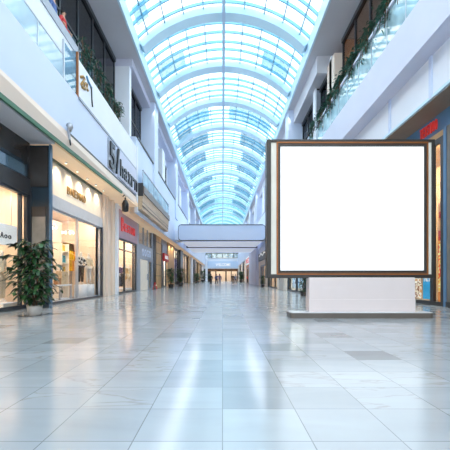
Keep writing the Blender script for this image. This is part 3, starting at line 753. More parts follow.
# right wall beyond the billboard steps in to x = 5.6
XF = 5.6
struct(MB().box(XF - 0.15, XF + 0.5, 24, END, 5.4, 9.6).box(XF + 0.1, 11, 24, 24.3, 0, 9.6).build('wall_right_far', M['fascia']))
struct(MB().box(XF - 0.1, XF + 0.1, 26, END, 9.6, 9.75).build('trim_43', M['charcoal']))
struct(MB().box(XF, 11, 30, END, 9.9, 10.05).box(XF + 0.2, 11, 24, END, 5.4, 5.6).build('trim_44', M['soffit']))
shopfront(24.6, 31.2, 0, 5.4, XF, mull=(27.5,), fw=0.25)
shop_inside(24.6, 31.2, XF, 2.4, 5.4, M['shopwhite'], 240, (0.85, 0.95, 1))
ps = thing('display_poster', (5.9, 28, 0.2), 'blue and white display print in the far window left of the pedestal', 'poster')
box('print', stripes_mat('blue_white_print', [(60, 120, 170), (220, 236, 244), (120, 180, 210), (240, 246, 250), (40, 60, 90)], scale=2.6, blobs=True, emit=0.5), 5.9, 5.93, 25.2, 30.6, 0.3, 2.2, ps)
struct(MB().box(XF - 0.12, XF + 0.3, 31.2, 36.3, 0, 5.4).build('wall_right_pale_bay', M['shopwhite']))
dr = struct(MB().box(XF - 0.16, XF - 0.1, 32.4, 34.9, 0, 2.6).build('door_2', M['pot'])); box('door_handle', M['frame'], XF - 0.2, XF - 0.15, 34.5, 34.62, 0.9, 1.4, dr)
shopfront(36.3, 44.6, 0, 5.4, XF, mull=(38.8, 41.8), fw=0.25)
shop_inside(36.3, 44.6, XF, 2.4, 5.4, M['cream'], 240)
struct(MB().box(XF - 0.1, XF + 0.3, 46.5, 55.2, 2.9, 3.5).box(XF - 0.08, XF + 0.3, 44.6, 47.0, 0, 2.9).box(XF - 0.08, XF + 0.3, 53, 55.2, 0, 2.9).build('wall_right_beige_front', M['beige']))
struct(MB().box(XF - 0.05, XF + 0.2, 44.6, 55.2, 3.5, 5.4).build('trim_45', M['fascia']))
shopfront(47, 53, 0, 2.9, XF, mull=(50,), fw=0.2, frame=M['greyframe'])
shop_inside(47, 53, XF, 2.4, 3.2, M['cream'], 60)
sg = thing('shop_sign', (5.4, 48, 3.6), 'black sign board with white swash beside the left edge of the billboard', 'sign')
box('board', M['black'], XF - 0.25, XF - 0.05, 45.2, 54.0, 3.55, 4.6, sg, 0.03)
curve_on(XF - 0.27, [(259.6, 256.5), (261, 253.5), (262.5, 255.5), (264, 252.5), (265.6, 252)], 0.1, 'swash', M['plaque'], sg)
struct(MB().box(XF - 0.55, XF + 0.3, 55.2, 69, 0, 6.4).build('wall_right_lilac_pier', M['lilac']))
struct(MB().box(XF - 0.05, XF + 0.2, 69, 84, 3.4, 5.4).box(XF - 0.05, XF + 0.2, 69, 71, 0, 3.4).box(XF - 0.05, XF + 0.2, 82, 84, 0, 3.4).build('wall_right_brick_front', mat('salmon_brick', (186, 120, 96), 0.6, var=0.12, scale=2)))
shopfront(71, 82, 0, 3.4, XF, mull=(76,), fw=0.35)
shop_inside(71, 82, XF, 2.4, 3.4, M['cream'], 60)
sg = thing('shop_sign', (5.4, 75, 3.8), 'small far white board with red letters on the brick right wall', 'sign')
box('board', M['plaque'], XF - 0.2, XF - 0.05, 71, 84, 4.0, 5.6, sg)
lettering('RED', M['red'], sg, (XF - 0.22, 82.5, 4.3), 10, 1.0, 0.05, side='right')
struct(MB().box(XF - 0.1, XF + 0.3, 84, 90, 0, 5.4).box(XF - 0.1, XF + 0.3, 100, 106, 0, 5.4).box(XF - 0.1, XF + 0.3, 118, END, 0, 5.4).build('wall_right_pilasters', M['beige']))
for a, b2 in ((90, 100), (106, 118)):
    shopfront(a, b2, 0, 5.4, XF, mull=((a + b2) / 2,), fw=0.35); shop_inside(a, b2, XF, 2.4, 5.4, M['cream'], 240)

# ================================================================== BRIDGES
br = thing('footbridge', (-0.09, 47, 5.55), 'powder blue footbridge with rounded ends hanging across the hall', 'bridge')
def rrect(x0, x1, z0, z1, r, seg=5):
    pts = []
    for cx, cz, a in ((x1 - r, z0 + r, -PI / 2), (x1 - r, z1 - r, 0), (x0 + r, z1 - r, PI / 2), (x0 + r, z0 + r, PI)):
        for i in range(seg + 1):
            t = a + PI / 2 * i / seg; pts.append((cx + r * math.cos(t), cz + r * math.sin(t)))
    return pts
MB().prismY(rrect(-5.22, 5.05, 5.62, 7.4, 0.35), 43.0, 51.8).build('front_panel', M['bridge'], br)
MB().prismY(rrect(-5.3, 5.12, 5.5, 7.5, 0.42), 43.12, 43.4).build('edge_trim', M['bridgeedge'], br)
box('top_rail', M['bridgeedge'], -4.9, 4.75, 42.97, 43.2, 7.36, 7.46, br)
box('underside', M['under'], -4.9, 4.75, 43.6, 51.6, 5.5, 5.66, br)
box('end_bracket', M['white'], -5.1, -6.06, 46, 49, 5.9, 7.2, br); box('end_bracket', M['white'], 5.0, 5.5, 46, 49, 5.9, 7.2, br)
b2 = thing('footbridge', (-0.1, 58, 5.5), 'second flat bridge deck with dark front edge right behind the powder blue one', 'bridge')
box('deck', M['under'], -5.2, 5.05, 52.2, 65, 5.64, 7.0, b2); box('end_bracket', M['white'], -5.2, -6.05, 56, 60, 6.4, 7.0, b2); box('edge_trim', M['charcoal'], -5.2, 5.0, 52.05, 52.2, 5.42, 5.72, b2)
sb = thing('hall_sign', (0.3, 127, 4.6), 'pale blue sign band with white letters across the far end of the hall', 'sign')
box('band', mat('far_sign_blue', (196, 216, 240), 0.5, var=0.02), -5.2, 5.6, 126, 127.5, 4.6, 6.9, sb)
lettering('WELCOME', M['plaque'], sb, (-2.4, 125.95, 5.3), 5.2, 0.9, 0.1, side='front')
box('hanger', M['white'], -6.0, -5.2, 126.2, 127.4, 0, 9, sb); box('hanger', M['white'], 5.5, 5.6, 126.2, 127.4, 0, 7, sb)

# ================================================================== BILLBOARD
D0 = 10.3
def BX(px): return (px - VX) * D0 / F
def BZ(py): return CAMZ + (VY - py) * D0 / F
bb = thing('billboard', (BX(361), D0 + 0.25, 0), 'large blank white billboard in a dark bronze frame on a pale pedestal', 'billboard')
mb = MB()
x0, x1, z0, z1 = BX(266.9), BX(435.2), BZ(278.2), BZ(139.2)
def ring(mbx, x0, x1, z0, z1, tl, tr, tb, tt, y0, y1):
    mbx.box(x0, x0 + tl, y0, y1, z0, z1).box(x1 - tr, x1, y0, y1, z0, z1)
    mbx.box(x0 + tl, x1 - tr, y0, y1, z0, z0 + tb).box(x0 + tl, x1 - tr, y0, y1, z1 - tt, z1); return mbx
u = D0 / F
ring(mb, x0, x1, z0, z1, 4.2 * u, 3.2 * u, 4.0 * u, 2.8 * u, D0, D0 + 0.42).build('outer_frame', M['bbframe'], bb, 0.012)
box('back_panel', M['bbframe'], x0 + 0.05, x1 - 0.05, D0 + 0.36, D0 + 0.44, z0 + 0.05, z1 - 0.05, bb)
box('side_panel', M['bbcream'], BX(270), BX(276.8), D0 + 0.03, D0 + 0.36, BZ(274.5), BZ(142.2), bb)
box('side_panel', M['bbcream'], BX(428.2), BX(432.2), D0 + 0.03, D0 + 0.36, BZ(274.5), BZ(142.2), bb)
ring(MB(), BX(276.6), BX(428.6), BZ(275), BZ(141.6), 1.4 * u, 1.0 * u, 1.4 * u, 1.3 * u, D0 + 0.0, D0 + 0.36).build('copper_trim', M['copper'], bb, 0.006)
ring(MB(), BX(277.8), BX(427.8), BZ(273.7), BZ(142.7), 2.5 * u, 2.2 * u, 2.9 * u, 2.9 * u, D0 + 0.02, D0 + 0.36).build('inner_frame', M['bbbrown'], bb, 0.008); inner_ = [c for c in bb.children if c.name.startswith('inner')][0]
ring(MB(), BX(279.2), BX(426.4), BZ(272), BZ(144.2), 1.3 * u, 1.3 * u, 1.6 * u, 1.5 * u, D0 + 0.01, D0 + 0.36).build('dark_bead', M['bbframe'], inner_, 0.005)
box('screen', M['screen'], BX(279.6), BX(426), D0 + 0.07, D0 + 0.36, BZ(271.6), BZ(144.8), bb)
def PX(px, D): return (px - VX) * D / F
DP = D0 - 0.12
box('pedestal', M['pedestal'], PX(309.2, DP), PX(415.3, DP), DP, DP + 0.4, 0.155, BZ(277.5), bb, 0.02)
box('pedestal_plinth', M['pedestal'], PX(309.2, DP) - 0.004, PX(415.3, DP) + 0.004, DP - 0.005, DP + 0.405, 0.155, 0.5, bb, 0.004)
def slab(mbx, x0, x1, y0, y1, z0, z1, r):
    pts = rrect(x0, x1, y0, y1, r); N = len(pts)
    v = [(x, y, z0) for x, y in pts] + [(x, y, z1) for x, y in pts]
    return mbx.add(v, [(i, (i + 1) % N, N + (i + 1) % N, N + i) for i in range(N)] + [tuple(range(N - 1, -1, -1)), tuple(range(N, 2 * N))])
DB = 9.85
slab(MB(), PX(290.6, DB), PX(435.4, DB), DB, DB + 0.7, 0, 0.14, 0.12).build('base_plate', M['plinth'], bb); bplate = [c for c in bb.children if c.name.startswith('base_plate')][0]
slab(MB(), PX(291.2, DB), PX(434.8, DB), DB + 0.03, DB + 0.67, 0.138, 0.156, 0.1).build('base_top', M['plinthtop'], bplate)

# ================================================================== PLANTS
rnd = random.Random(11)
px_, py_ = -5.5, 10.6
fp = thing('potted_ficus', (px_, py_, 0), 'tall leafy potted ficus standing before the dark left pillar', 'plant')
MB().lathe([(0.12, 0), (0.17, 0.02), (0.2, 0.2), (0.215, 0.3), (0.19, 0.3), (0.18, 0.25), (0.0, 0.25)], (px_, py_, 0), 20).build('pot', M['pot'], fp); fpot = fp.children[0]
MB().lathe([(0.0, 0.25), (0.17, 0.25), (0.17, 0.27), (0.0, 0.275)], (px_, py_, 0), 16).build('soil', M['soil'], fpot)
mbt = MB(); mbl = MB(); mbr = MB(); mbl2 = MB()
for k in range(3):
    a0 = k * 2.1; pts = []
    for i in range(9):
        t = i / 8; pts.append((px_ + 0.05 * math.cos(a0 + t * 6) * (1 + t), py_ + 0.05 * math.sin(a0 + t * 6) * (1 + t), 0.22 + 1.9 * t))
    mbt.tube(pts, [0.03 - 0.018 * i / 8 for i in range(9)], 7)
for i in range(64):
    h = 0.45 + 1.75 * (i + 0.5) / 64; a = i * 2.39996; t = (h - 0.45) / 1.75
    reach = (0.30 + 0.46 * math.sin(PI * min(1, 0.20 + 0.72 * t))) * rnd.uniform(0.5, 1.05)
    b0 = Vector((px_, py_, h - 0.12)); d = Vector((math.cos(a), math.sin(a), 0))
    b1 = b0 + d * reach * 0.55 + Vector((0, 0, 0.10)); b2_ = b0 + d * reach * 0.95 + Vector((0, 0, 0.08))
    mbr.tube([b0, b1, b2_], [0.009, 0.007, 0.004], 5)
    for q in range(9):
        f_ = rnd.uniform(0.2, 1.0); p = b0.lerp(b2_, f_) + Vector((0, 0, 0.08 * f_))
        aa = a + rnd.uniform(-1.3, 1.3)
        (mbl if rnd.random() < 0.7 else mbl2).leaf(p, (math.cos(aa), math.sin(aa), rnd.uniform(-0.35, 0.35)), rnd.uniform(0.19, 0.31), rnd.uniform(0.09, 0.14), rnd.uniform(0.2, 0.7))
for a, h, r in ((PI * 1.02, 1.66, 0.9), (PI * 0.98, 1.2, 0.72), (PI, 2.0, 0.62)):   # the long sprays that reach left
    b0 = Vector((px_, py_, h)); d = Vector((math.cos(a), math.sin(a), 0))
    mbr.tube([b0, b0 + d * r * 0.6 + Vector((0, 0, 0.1)), b0 + d * r], 0.008, 5)
    for q in range(16):
        f_ = rnd.uniform(0.45, 1.05); aa = a + rnd.uniform(-1, 1)
        mbl.leaf(b0 + d * r * f_ + Vector((0, 0, 0.08)), (math.cos(aa), math.sin(aa), rnd.uniform(-0.2, 0.3)), 0.25, 0.1, 0.4)
mbt.build('trunk', M['bark'], fp); br_ = mbr.build('branches', M['bark'], [c for c in fp.children if c.name.startswith('trunk')][0])
mbl.build('foliage', M['leaf'], fp); mbl2.build('pale_foliage', M['leaflight'], fp)

def palm(loc, label, h=1.7, seed=1):
    r = random.Random(seed); x, y, _ = loc
    t = thing('potted_palm', loc, label, 'plant', 'potted plants along the shopfronts')
    MB().lathe([(0.2, 0), (0.27, 0.03), (0.32, 0.42), (0.28, 0.42), (0.27, 0.36), (0.0, 0.36)], (x, y, 0), 14).build('pot', M['potdark'], t)
    s = MB()
    for k in range(4): s.tube([(x + r.uniform(-.08, .08), y + r.uniform(-.08, .08), 0.3), (x + r.uniform(-.2, .2), y + r.uniform(-.2, .2), h * 0.7)], [0.03, 0.015], 6)
    s.build('stems', M['bark'], t)
    l = MB()
    for i in range(190):
        a = r.uniform(0, 2 * PI); z = r.uniform(0.5, h); rr = r.uniform(0, 0.28)
        l.leaf((x + rr * math.cos(a), y + rr * math.sin(a), z), (math.cos(a), math.sin(a), r.uniform(0.0, 0.9)), r.uniform(0.35, 0.65), r.uniform(0.13, 0.2), r.uniform(0.2, 0.6))
    l.build('foliage', M['leaflight'], t)
    return t
pa = palm((-5.7, 40.0, 0), 'bushy potted plant by the lit tan pilaster on the left, nearer of the pair', 2.1, 3)
dup(pa, (-5.5, 47.5, 0), 'bushy potted plant by the dark window on the left, second one behind the first', 1.3, 1.1)
dup(pa, (-5.5, 76.0, 0), 'distant potted plant at a white left pilaster near the bridge', 0.4)
dup(pa, (-5.7, 84.0, 0), 'distant potted plant just behind another along the left wall', 2.0)
dup(pa, (-5.5, 102.0, 0), 'farthest tall potted plant on the left, near the end columns', 0.9, 1.5)
dup(pa, (-3.9, 106.0, 0), 'farthest low potted plant on the left, inward of the tall one', 2.9, 1.1)
dup(pa, (4.85, 43.5, 0), 'potted plant at the beige right front beside the billboard edge', 2.2, 0.65)
dup(pa, (4.7, 92.0, 0), 'distant potted plant on the right side before the brick front', 0.2, 1.3)
dup(pa, (5.0, 97.0, 0), 'most distant potted plant on the right wall', 1.2, 1.3)
# small conifer-like plant beside the pedestal
cx, cy = 5.0, 22.3
t = thing('potted_shrub', (cx, cy, 0), 'dark potted shrub beside the left side of the billboard pedestal', 'plant')
MB().lathe([(0.16, 0), (0.2, 0.02), (0.22, 0.3), (0.19, 0.3), (0.18, 0.26), (0, 0.26)], (cx, cy, 0), 14).build('pot', M['potdark'], t)
MB().tube([(cx, cy, 0.2), (cx, cy, 1.5)], [0.03, 0.012], 6).build('stem', M['bark'], t)
l = MB(); r = random.Random(5)
for i in range(220):
    a = r.uniform(0, 2 * PI); h = r.uniform(0.3, 1.55); rr = 0.22 * (1.1 - h / 1.9)
    l.leaf((cx + rr * math.cos(a), cy + rr * math.sin(a), h), (math.cos(a), math.sin(a), r.uniform(-.3, .4)), 0.16, 0.08, 0.5)
l.build('foliage', M['leaf'], t)
# gallery plants, left
def gallery_plant(x, y, z, label, seed, L=2.0, trail=False, m=None, hgt=1.5):
    r = random.Random(seed)
    t = thing('trailing_plant' if trail else 'planter_plant', (x, y, z), label, 'plant', 'plants trailing over the right gallery railing' if trail else 'plants behind the white gallery panel')
    box('planter', M['potdark'], x - 0.16, x + 0.16, y - L / 2, y + L / 2, z, z + 0.4, t, 0.02)
    l = MB(); s = MB()
    for i in range(12):
        yy = y + r.uniform(-1, 1) * (L / 2 - (0.42 if trail else 0.3))
        side = -1 if x > 0 else 1
        if trail:
            ln = r.uniform(0.3, 1.15); pts = [Vector((x, yy, z + 0.4)), Vector((x + side * 0.28, yy + r.uniform(-.1, .1), z + 0.55)), Vector((x + side * 0.36, yy + r.uniform(-.2, .2), z + 0.4 - ln))]
        else:
            pts = [Vector((x, yy, z + 0.35)), Vector((x + side * r.uniform(-.1, .25), yy + r.uniform(-.2, .2), z + hgt * 0.7)), Vector((x + side * r.uniform(0, .3), yy + r.uniform(-.2, .2), z + r.uniform(0.7, 1.0) * hgt))]
        s.tube(pts, 0.015, 5)
        for k in range(26 if trail else 16):
            f_ = r.random(); p = pts[0].lerp(pts[1], f_ * 2) if f_ < 0.5 else pts[1].lerp(pts[2], f_ * 2 - 1)
            a = r.uniform(0, 2 * PI); p = p + Vector((r.uniform(-.08, .08), r.uniform(-.15, .15), r.uniform(-.05, .1)))
            l.leaf(p, (math.cos(a), math.sin(a), r.uniform(-.5, .5)), r.uniform(0.14, 0.3), r.uniform(0.05, 0.1), r.uniform(0.3, 0.9))
    if trail:
        for k in range(150):
            a = r.uniform(0, 2 * PI); p = Vector((x + r.uniform(-.25, .2), y + r.uniform(-1, 1) * (L / 2 - 0.25), z + 0.4 + abs(r.gauss(0, .3))))
            l.leaf(p, (math.cos(a), math.sin(a), r.uniform(-.2, .7)), r.uniform(0.18, 0.34), r.uniform(0.07, 0.12), 0.4)
    s.build('stems', M['bark'], t); l.build('foliage', m or M['trail'], t)
    return t
GN = ['nearest the blue glass screen', 'second from the blue glass screen', 'third from the blue glass screen', 'last before the white pier']
for i in range(4):
    gallery_plant(-6.7, 17.5 + i * 1.75, 10.5, 'leafy planter behind the white gallery panel, ' + GN[i], 20 + i, 1.6, hgt=[2.0, 2.1, 2.0, 1.9][i])
struct(MB().box(6.9, 7.45, 4.2, 30, 12.3, 12.42).build('trim_46', M['lilac']))
TN = ['at the top edge of the photo', 'second from the top edge', 'third from the top edge', 'fourth from the top edge', 'fifth from the top edge', 'sixth from the top edge', 'seventh from the top edge', 'third above the billboard frame', 'second above the billboard frame', 'just above the billboard frame']
for i in range(10):
    gallery_plant(7.22, 9.6 + i * 2.0, 12.42, 'plant trailing over the right railing, ' + TN[i], 40 + i, 1.9, trail=True, m=M['leaf'] if i < 2 else M['trail'])

# ================================================================== PEOPLE AND MANNEQUINS
def skin_mesh(verts, edges, radii, name, m, parent, off=Vector((0, 0, 0)), root=0, sub=1, rz=0.0, origin=Vector((0, 0, 0)), sc=1.0):
    me = bpy.data.meshes.new(name); me.from_pydata(verts, edges, []); me.update()
    o = bpy.data.objects.new(name, me); COL.objects.link(o)
    md = o.modifiers.new('skin', 'SKIN')
    lay = me.skin_vertices[0] if me.skin_vertices else None
    if lay is None:
        bm = bmesh.new(); bm.from_mesh(me); bm.verts.layers.skin.verify(); bm.to_mesh(me); bm.free(); lay = me.skin_vertices[0]
    for i, r in enumerate(radii):
        rr = r if isinstance(r, tuple) else (r, r)
        lay.data[i].radius = rr; lay.data[i].use_root = (i == root)
    md.use_smooth_shade = True
    sb = o.modifiers.new('sub', 'SUBSURF'); sb.levels = sub; sb.render_levels = sub
    dg = bpy.context.evaluated_depsgraph_get(); dg.update()
    me2 = bpy.data.meshes.new_from_object(o.evaluated_get(dg))
    bpy.data.objects.remove(o); bpy.data.meshes.remove(me)
    R_ = Matrix.Rotation(rz, 4, 'Z') @ Matrix.Scale(sc, 4)
    me2.transform(R_); me2.name = name; me2.materials.clear(); me2.materials.append(m)
    ob = bpy.data.objects.new(name, me2); COL.objects.link(ob); ob.parent = parent
    return ob
def figure(loc, rz, label, cat, name, shirt=None, trousers=None, hair=None, skin=None, walk=0.0, dress=False, height=1.7, arms=0.0, group=None, sleeves=True):
    """person or mannequin facing local -Y; all parts are children"""
    t = thing(name, loc, label, cat, group)
    sc = height / 1.72; skin = skin or M['skin']
    w = walk
    V = [(0, 0, .95), (0, .01, 1.12), (0, .01, 1.30), (0, .01, 1.44), (0, 0, 1.51), (0, -.015, 1.60), (0, -.01, 1.69)]
    Rr = [(.14, .10), (.125, .09), (.14, .095), (.10, .075), (.05, .05), (.075, .09), (.065, .075)]
    E = [(0, 1), (1, 2), (2, 3), (3, 4), (4, 5), (5, 6)]
    tips = []
    for s in (-1, 1):
        i = len(V); ph = w * s
        V += [(s * .09, 0, .90), (s * .10, -.26 * ph - .01, .50), (s * .10, -.42 * ph + (.06 if ph < 0 else .0), .08), (s * .11, -.42 * ph - .13 + (.06 if ph < 0 else 0), .035)]
        Rr += [(.085, .085), (.058, .058), (.04, .042), (.035, .03)]; E += [(0, i), (i, i + 1), (i + 1, i + 2), (i + 2, i + 3)]
        j = len(V); sw = -ph * 0.6
        el = (s * (.26 + arms * .06), .02 - .1 * sw, 1.14); wr = (s * (.27 + arms * .10), -.06 - .3 * sw - arms * .12, .92 + arms * .16)
        hd = (s * (.27 + arms * .10), -.09 - .34 * sw - arms * .16, .84 + arms * .16)
        V += [(s * .18, .01, 1.40), el, wr, hd]; Rr += [(.058, .055), (.042, .042), (.028, .026), (.036, .018)]
        E += [(3, j), (j, j + 1), (j + 1, j + 2), (j + 2, j + 3)]
        for q in range(4):
            k = len(V); dx = (q - 1.5) * .016; ln = (.06, .075, .07, .055)[q]
            V += [(hd[0] + dx * .3, hd[1] + dx, hd[2] - .035), (hd[0] - s * .008 + dx * .3, hd[1] + dx - .012, hd[2] - .035 - ln)]; Rr += [(.0095, .0095), (.0075, .0075)]; E += [(j + 3, k), (k, k + 1)]
        k = len(V); V += [(hd[0] - s * .012, hd[1] - .035, hd[2] + .015), (hd[0] - s * .02, hd[1] - .055, hd[2] - .03)]; Rr += [(.012, .012), (.009, .009)]; E += [(j + 3, k), (k, k + 1)]
    skin_mesh(V, E, Rr, 'body', skin, t, rz=rz, sc=sc)
    def leg_pts(s):
        i = 7 + (0 if s < 0 else 18); return V[i], V[i + 1], V[i + 2]
    if trousers:
        v = [(0, 0, .98)]; e = []; r = [(.16, .12)]
        for s in (-1, 1):
            a, b, c = leg_pts(s); k = len(v); v += [a, b, (c[0], c[1], c[2] + .03)]; r += [(.105, .105), (.08, .08), (.065, .065)]; e += [(0, k), (k, k + 1), (k + 1, k + 2)]
        skin_mesh(v, e, r, 'trousers', trousers, t, rz=rz, sc=sc)
    if shirt:
        v = [(0, 0, .90 if not dress else .55), (0, 0.01, 1.12), (0, .01, 1.30), (0, .01, 1.42), (0, 0.005, 1.47)]; e = [(0, 1), (1, 2), (2, 3), (3, 4)]
        r = [(.175, .13) if not dress else (.24, .2), (.15, .115), (.165, .12), (.13, .095), (.062, .062)]
        for s in (-1, 1):
            i = 7 + (0 if s < 0 else 18) + 4; k = len(v); v += [V[i], V[i + 1]]; r += [(.075, .072), (.06, .06)]; e += [(3, k), (k, k + 1)]
            if sleeves: v.append(V[i + 2]); r.append((.044, .044)); e.append((k + 1, k + 2))
        skin_mesh(v, e, r, 'dress' if dress else 'top', shirt, t, rz=rz, sc=sc)
    def headpart(nm, m, mbx):
        o = mbx.build(nm, m, None)
        o.data.transform(Matrix.Translation(o.location)); o.location = (0, 0, 0)
        o.data.transform(Matrix.Rotation(rz, 4, 'Z') @ Matrix.Scale(sc, 4)); o.parent = t
    if hair:
        headpart('hair', hair, MB().ball((0, .015, 1.665), (.086, .10, .088)).ball((0, .06, 1.58), (.07, .05, .10)))
        for s in (-1, 1): headpart('eye', M['black'], MB().ball((s * .03, -.098, 1.63), .009, 6, 5))
        headpart('nose', skin, MB().ball((0, -.112, 1.60), (.012, .018, .02), 6, 5))
        headpart('mouth', mat('lips', (160, 90, 84), 0.5), MB().ball((0, -.1, 1.565), (.022, .008, .006), 6, 5))
    return t
dark = mat('black_cloth', (40, 42, 48), 0.8, var=0.1); denim = mat('dark_denim', (52, 62, 84), 0.8, var=0.1); mauve = mat('mauve_cloth', (150, 138, 172), 0.8, var=0.08)
greyc = mat('pale_grey_cloth', (176, 178, 190), 0.8, var=0.08); redc = mat('red_cloth', (214, 60, 62), 0.8, var=0.08); bluec = mat('blue_cloth', (86, 112, 168), 0.8, var=0.1)
teal_c = mat('teal_cloth', (46, 72, 66), 0.8, var=0.1); purple = mat('purple_cloth', (112, 84, 140), 0.8, var=0.1)
figure((-1.75, 54.5, 0), PI, 'person in dark green top walking away, leftmost in the distance', 'person', 'person', teal_c, dark, M['hair'], walk=0.7)
figure((-0.95, 57, 0), 0.3, 'person in a dark blue top walking in the distance, between two others', 'person', 'person', bluec, denim, M['hair'], walk=0.6)
figure((-0.42, 53, 0), PI, 'person in mauve top and pale trousers walking down the hall centre', 'person', 'person', mauve, greyc, M['hair'], walk=0.8)
figure((1.75, 61, 0), PI, 'person in black walking on the right of the hall centre', 'person', 'person', dark, dark, M['hair'], walk=0.7)
figure((2.3, 64, 0), 0.2, 'person in grey top walking beside the one in black', 'person', 'person', greyc, denim, M['hair'], walk=0.5)
figure((5.0, 73, 0), PI / 2 + 0.2, 'person in red top standing at the far right shopfront', 'person', 'person', redc, dark, M['hair'])
figure((-7.08, 16.1, 11.15), PI / 2, 'person in red top standing behind the left gallery parapet', 'person', 'person', redc, denim, M['hair'], height=1.82, arms=0.7)
figure((-7.1, 15.2, 11.15), PI / 2, 'person in blue top behind the left gallery parapet, beside the red top', 'person', 'person', bluec, dark, M['hair'], height=1.82)

# ================================================================== SHOP GOODS
crm = mat('cream_garment', (222, 206, 176), 0.8, var=0.1, scale=8); blackc = mat('black_garment', (34, 32, 34), 0.8, var=0.1); gar = stripes_mat('black_white_garment', [(40, 38, 38), (232, 226, 218), (60, 54, 50), (236, 230, 222)], scale=5, blobs=True)
# shop A
figure((-7.65, 12.5, 0.25), PI / 2, 'headed mannequin in a cream jacket at the left edge window', 'mannequin', 'mannequin', crm, mat('beige_trousers', (196, 176, 146), 0.8, var=0.08), None, M['mannequin'], height=1.85)
t = thing('display_plinth', (-7.7, 12.5, 0), 'low white plinth under the cream-jacketed mannequin', 'plinth'); box('block', M['shopwhite'], -7.3, -8.1, 12.05, 12.95, 0, 0.22, t, 0.01); box('top_slab', M['white'], -7.28, -8.12, 12.03, 12.97, 0.22, 0.25, t)
sg = thing('window_sign', (-7.25, 12, 1.6), 'white sign panel with small dark letters inside the nearest left window', 'sign')
z1 = onx(2, 225, -7.25)[2]
box('panel', M['plaque'], -7.22, -7.26, 9.6, 12.72, 2.2, 2.9, sg)
for i, (ch, w) in enumerate((('A', 0.22), ('o', 0.2), ('o', 0.2))):
    lettering(ch, M['black'], sg, (-7.21, 11.75 + i * 0.22, 2.42), w * .8, 0.19 if i == 0 else 0.13, 0.02, name='letter')
MB().tube([(-7.24, 10, 2.9), (-7.24, 10, 4.25)], 0.012, 6).build('hanger', M['silver'], sg); MB().tube([(-7.24, 12.4, 2.9), (-7.24, 12.4, 4.25)], 0.012, 6).build('hanger', M['silver'], sg)
def chandelier(x, y, z, top, label, n=9, r=0.35):
    t = thing('chandelier', (x, y, z), label, 'lamp')
    MB().tube([(x, y, z + 0.1), (x, y, top)], 0.012, 6).build('stem', M['silver'], t)
    MB().lathe([(r * .2, 0.05), (r, 0.08), (r, 0.11), (r * .2, 0.14)], (x, y, z), 16).build('ring', M['silver'], t); ring_ = t.children[-1]
    for i in range(n):
        a = 2 * PI * i / n; MB().ball((x + r * math.cos(a), y + r * math.sin(a), z), 0.055, 8, 6).build('bulb', M['lampglow'], ring_)
    return t
chandelier(-8.2, 12.4, 3.75, 4.3, 'bright chandelier at the top of the nearest left window')
chandelier(-8.4, 17.6, 3.55, 4.4, 'small chandelier in the gold-lettered shop, near its left end', 8, 0.3)
chandelier(-8.2, 19.2, 3.5, 4.4, 'small chandelier in the gold-lettered shop, behind its window post', 8, 0.28)
# shop B
def table(x0, x1, y0, y1, h, label, m=M['white']):
    t = thing('display_table', ((x0 + x1) / 2, (y0 + y1) / 2, 0), label, 'table')
    box('tabletop', m, x0, x1, y0, y1, h - 0.06, h, t, 0.01)
    for x in (x0 + .05, x1 - .05):
        for y in (y0 + .05, y1 - .05): box('leg', M['silver'], x - .03, x + .03, y - .03, y + .03, 0, h - 0.06, t)
    box('lower_shelf', m, x0 + .08, x1 - .08, y0 + .08, y1 - .08, 0.1, 0.16, t)
    return t
table(-7.8, -7.26, 16.2, 17.5, 0.8, 'white display table in the gold-lettered shop window')
def handbag(x, y, z, m, label, w=0.5, h=0.42, d=0.2, cat='bag'):
    t = thing('handbag', (x, y, z), label, cat, 'bags on display')
    MB().prismX([(y - w / 2, z), (y + w / 2, z), (y + w * .42, z + h), (y - w * .42, z + h)], x - d / 2, x + d / 2).build('bag_body', m, t, 0.03); body_ = t.children[0]
    pts = [(x, y - w * .25 + w * .5 * i / 10, z + h - 0.02 + h * 0.5 * math.sin(PI * i / 10)) for i in range(11)]
    MB().tube(pts, 0.018, 6).build('handle', M['bark'], t)
    box('clasp', M['gold'], x + d / 2 - 0.01, x + d / 2 + 0.02, y - 0.04, y + 0.04, z + h * 0.6, z + h * 0.75, body_)
yel = mat('yellow_cloth', (240, 184, 24), 0.7, var=0.1, scale=5); tl = mat('teal_leather', (20, 140, 160), 0.5, var=0.1); bei = mat('beige_leather', (214, 184, 146), 0.5, var=0.08)
handbag(-7.52, 16.95, 0.8, bei, 'big beige handbag on the white display table', 0.75, 0.62, 0.3)
handbag(-7.5, 16.45, 0.8, mat('tan_leather', (170, 120, 76), 0.5, var=0.1), 'small tan handbag on the white display table', 0.4, 0.3)
t = thing('display_shelf', (-8.4, 18.8, 0), 'tall pale shelf unit with bags in the gold-lettered shop', 'shelf')
for z in (0.7, 1.3, 1.9, 2.5): box('shelf_board', M['shopwhite'], -8.15, -8.6, 18.43, 19.17, z - 0.04, z, t)
for y in (18.4, 19.2): box('side_panel', M['shopwhite'], -8.15, -8.6, y - 0.03, y + 0.03, 0, 2.9, t)
handbag(-8.35, 18.8, 1.3, yel, 'yellow handbag on the pale shelf, beneath the teal one', 0.5, 0.38)
handbag(-8.35, 18.8, 1.9, tl, 'teal handbag on the pale shelf unit', 0.52, 0.38)
handbag(-8.35, 18.8, 2.5, yel, 'yellow handbag on the topmost board of the pale shelf', 0.4, 0.32)
ar = thing('wall_picture', (-9.3, 20, 1.2), 'purple and orange picture on the white wall in the gold-lettered shop', 'picture')
box('print', stripes_mat('purple_orange_print', [(84, 58, 120), (196, 110, 60), (60, 70, 150), (120, 60, 90)], scale=3, blobs=True), -9.24, -9.28, 19.5, 20.35, 1.3, 2.75, ar); box('picture_frame', M['frame'], -9.26, -9.295, 19.45, 20.4, 1.25, 2.8, ar)
rk = thing('clothes_rail', (-8.75, 20.4, 0), 'clothes rail carrying yellow garments in the gold-lettered shop', 'rack')
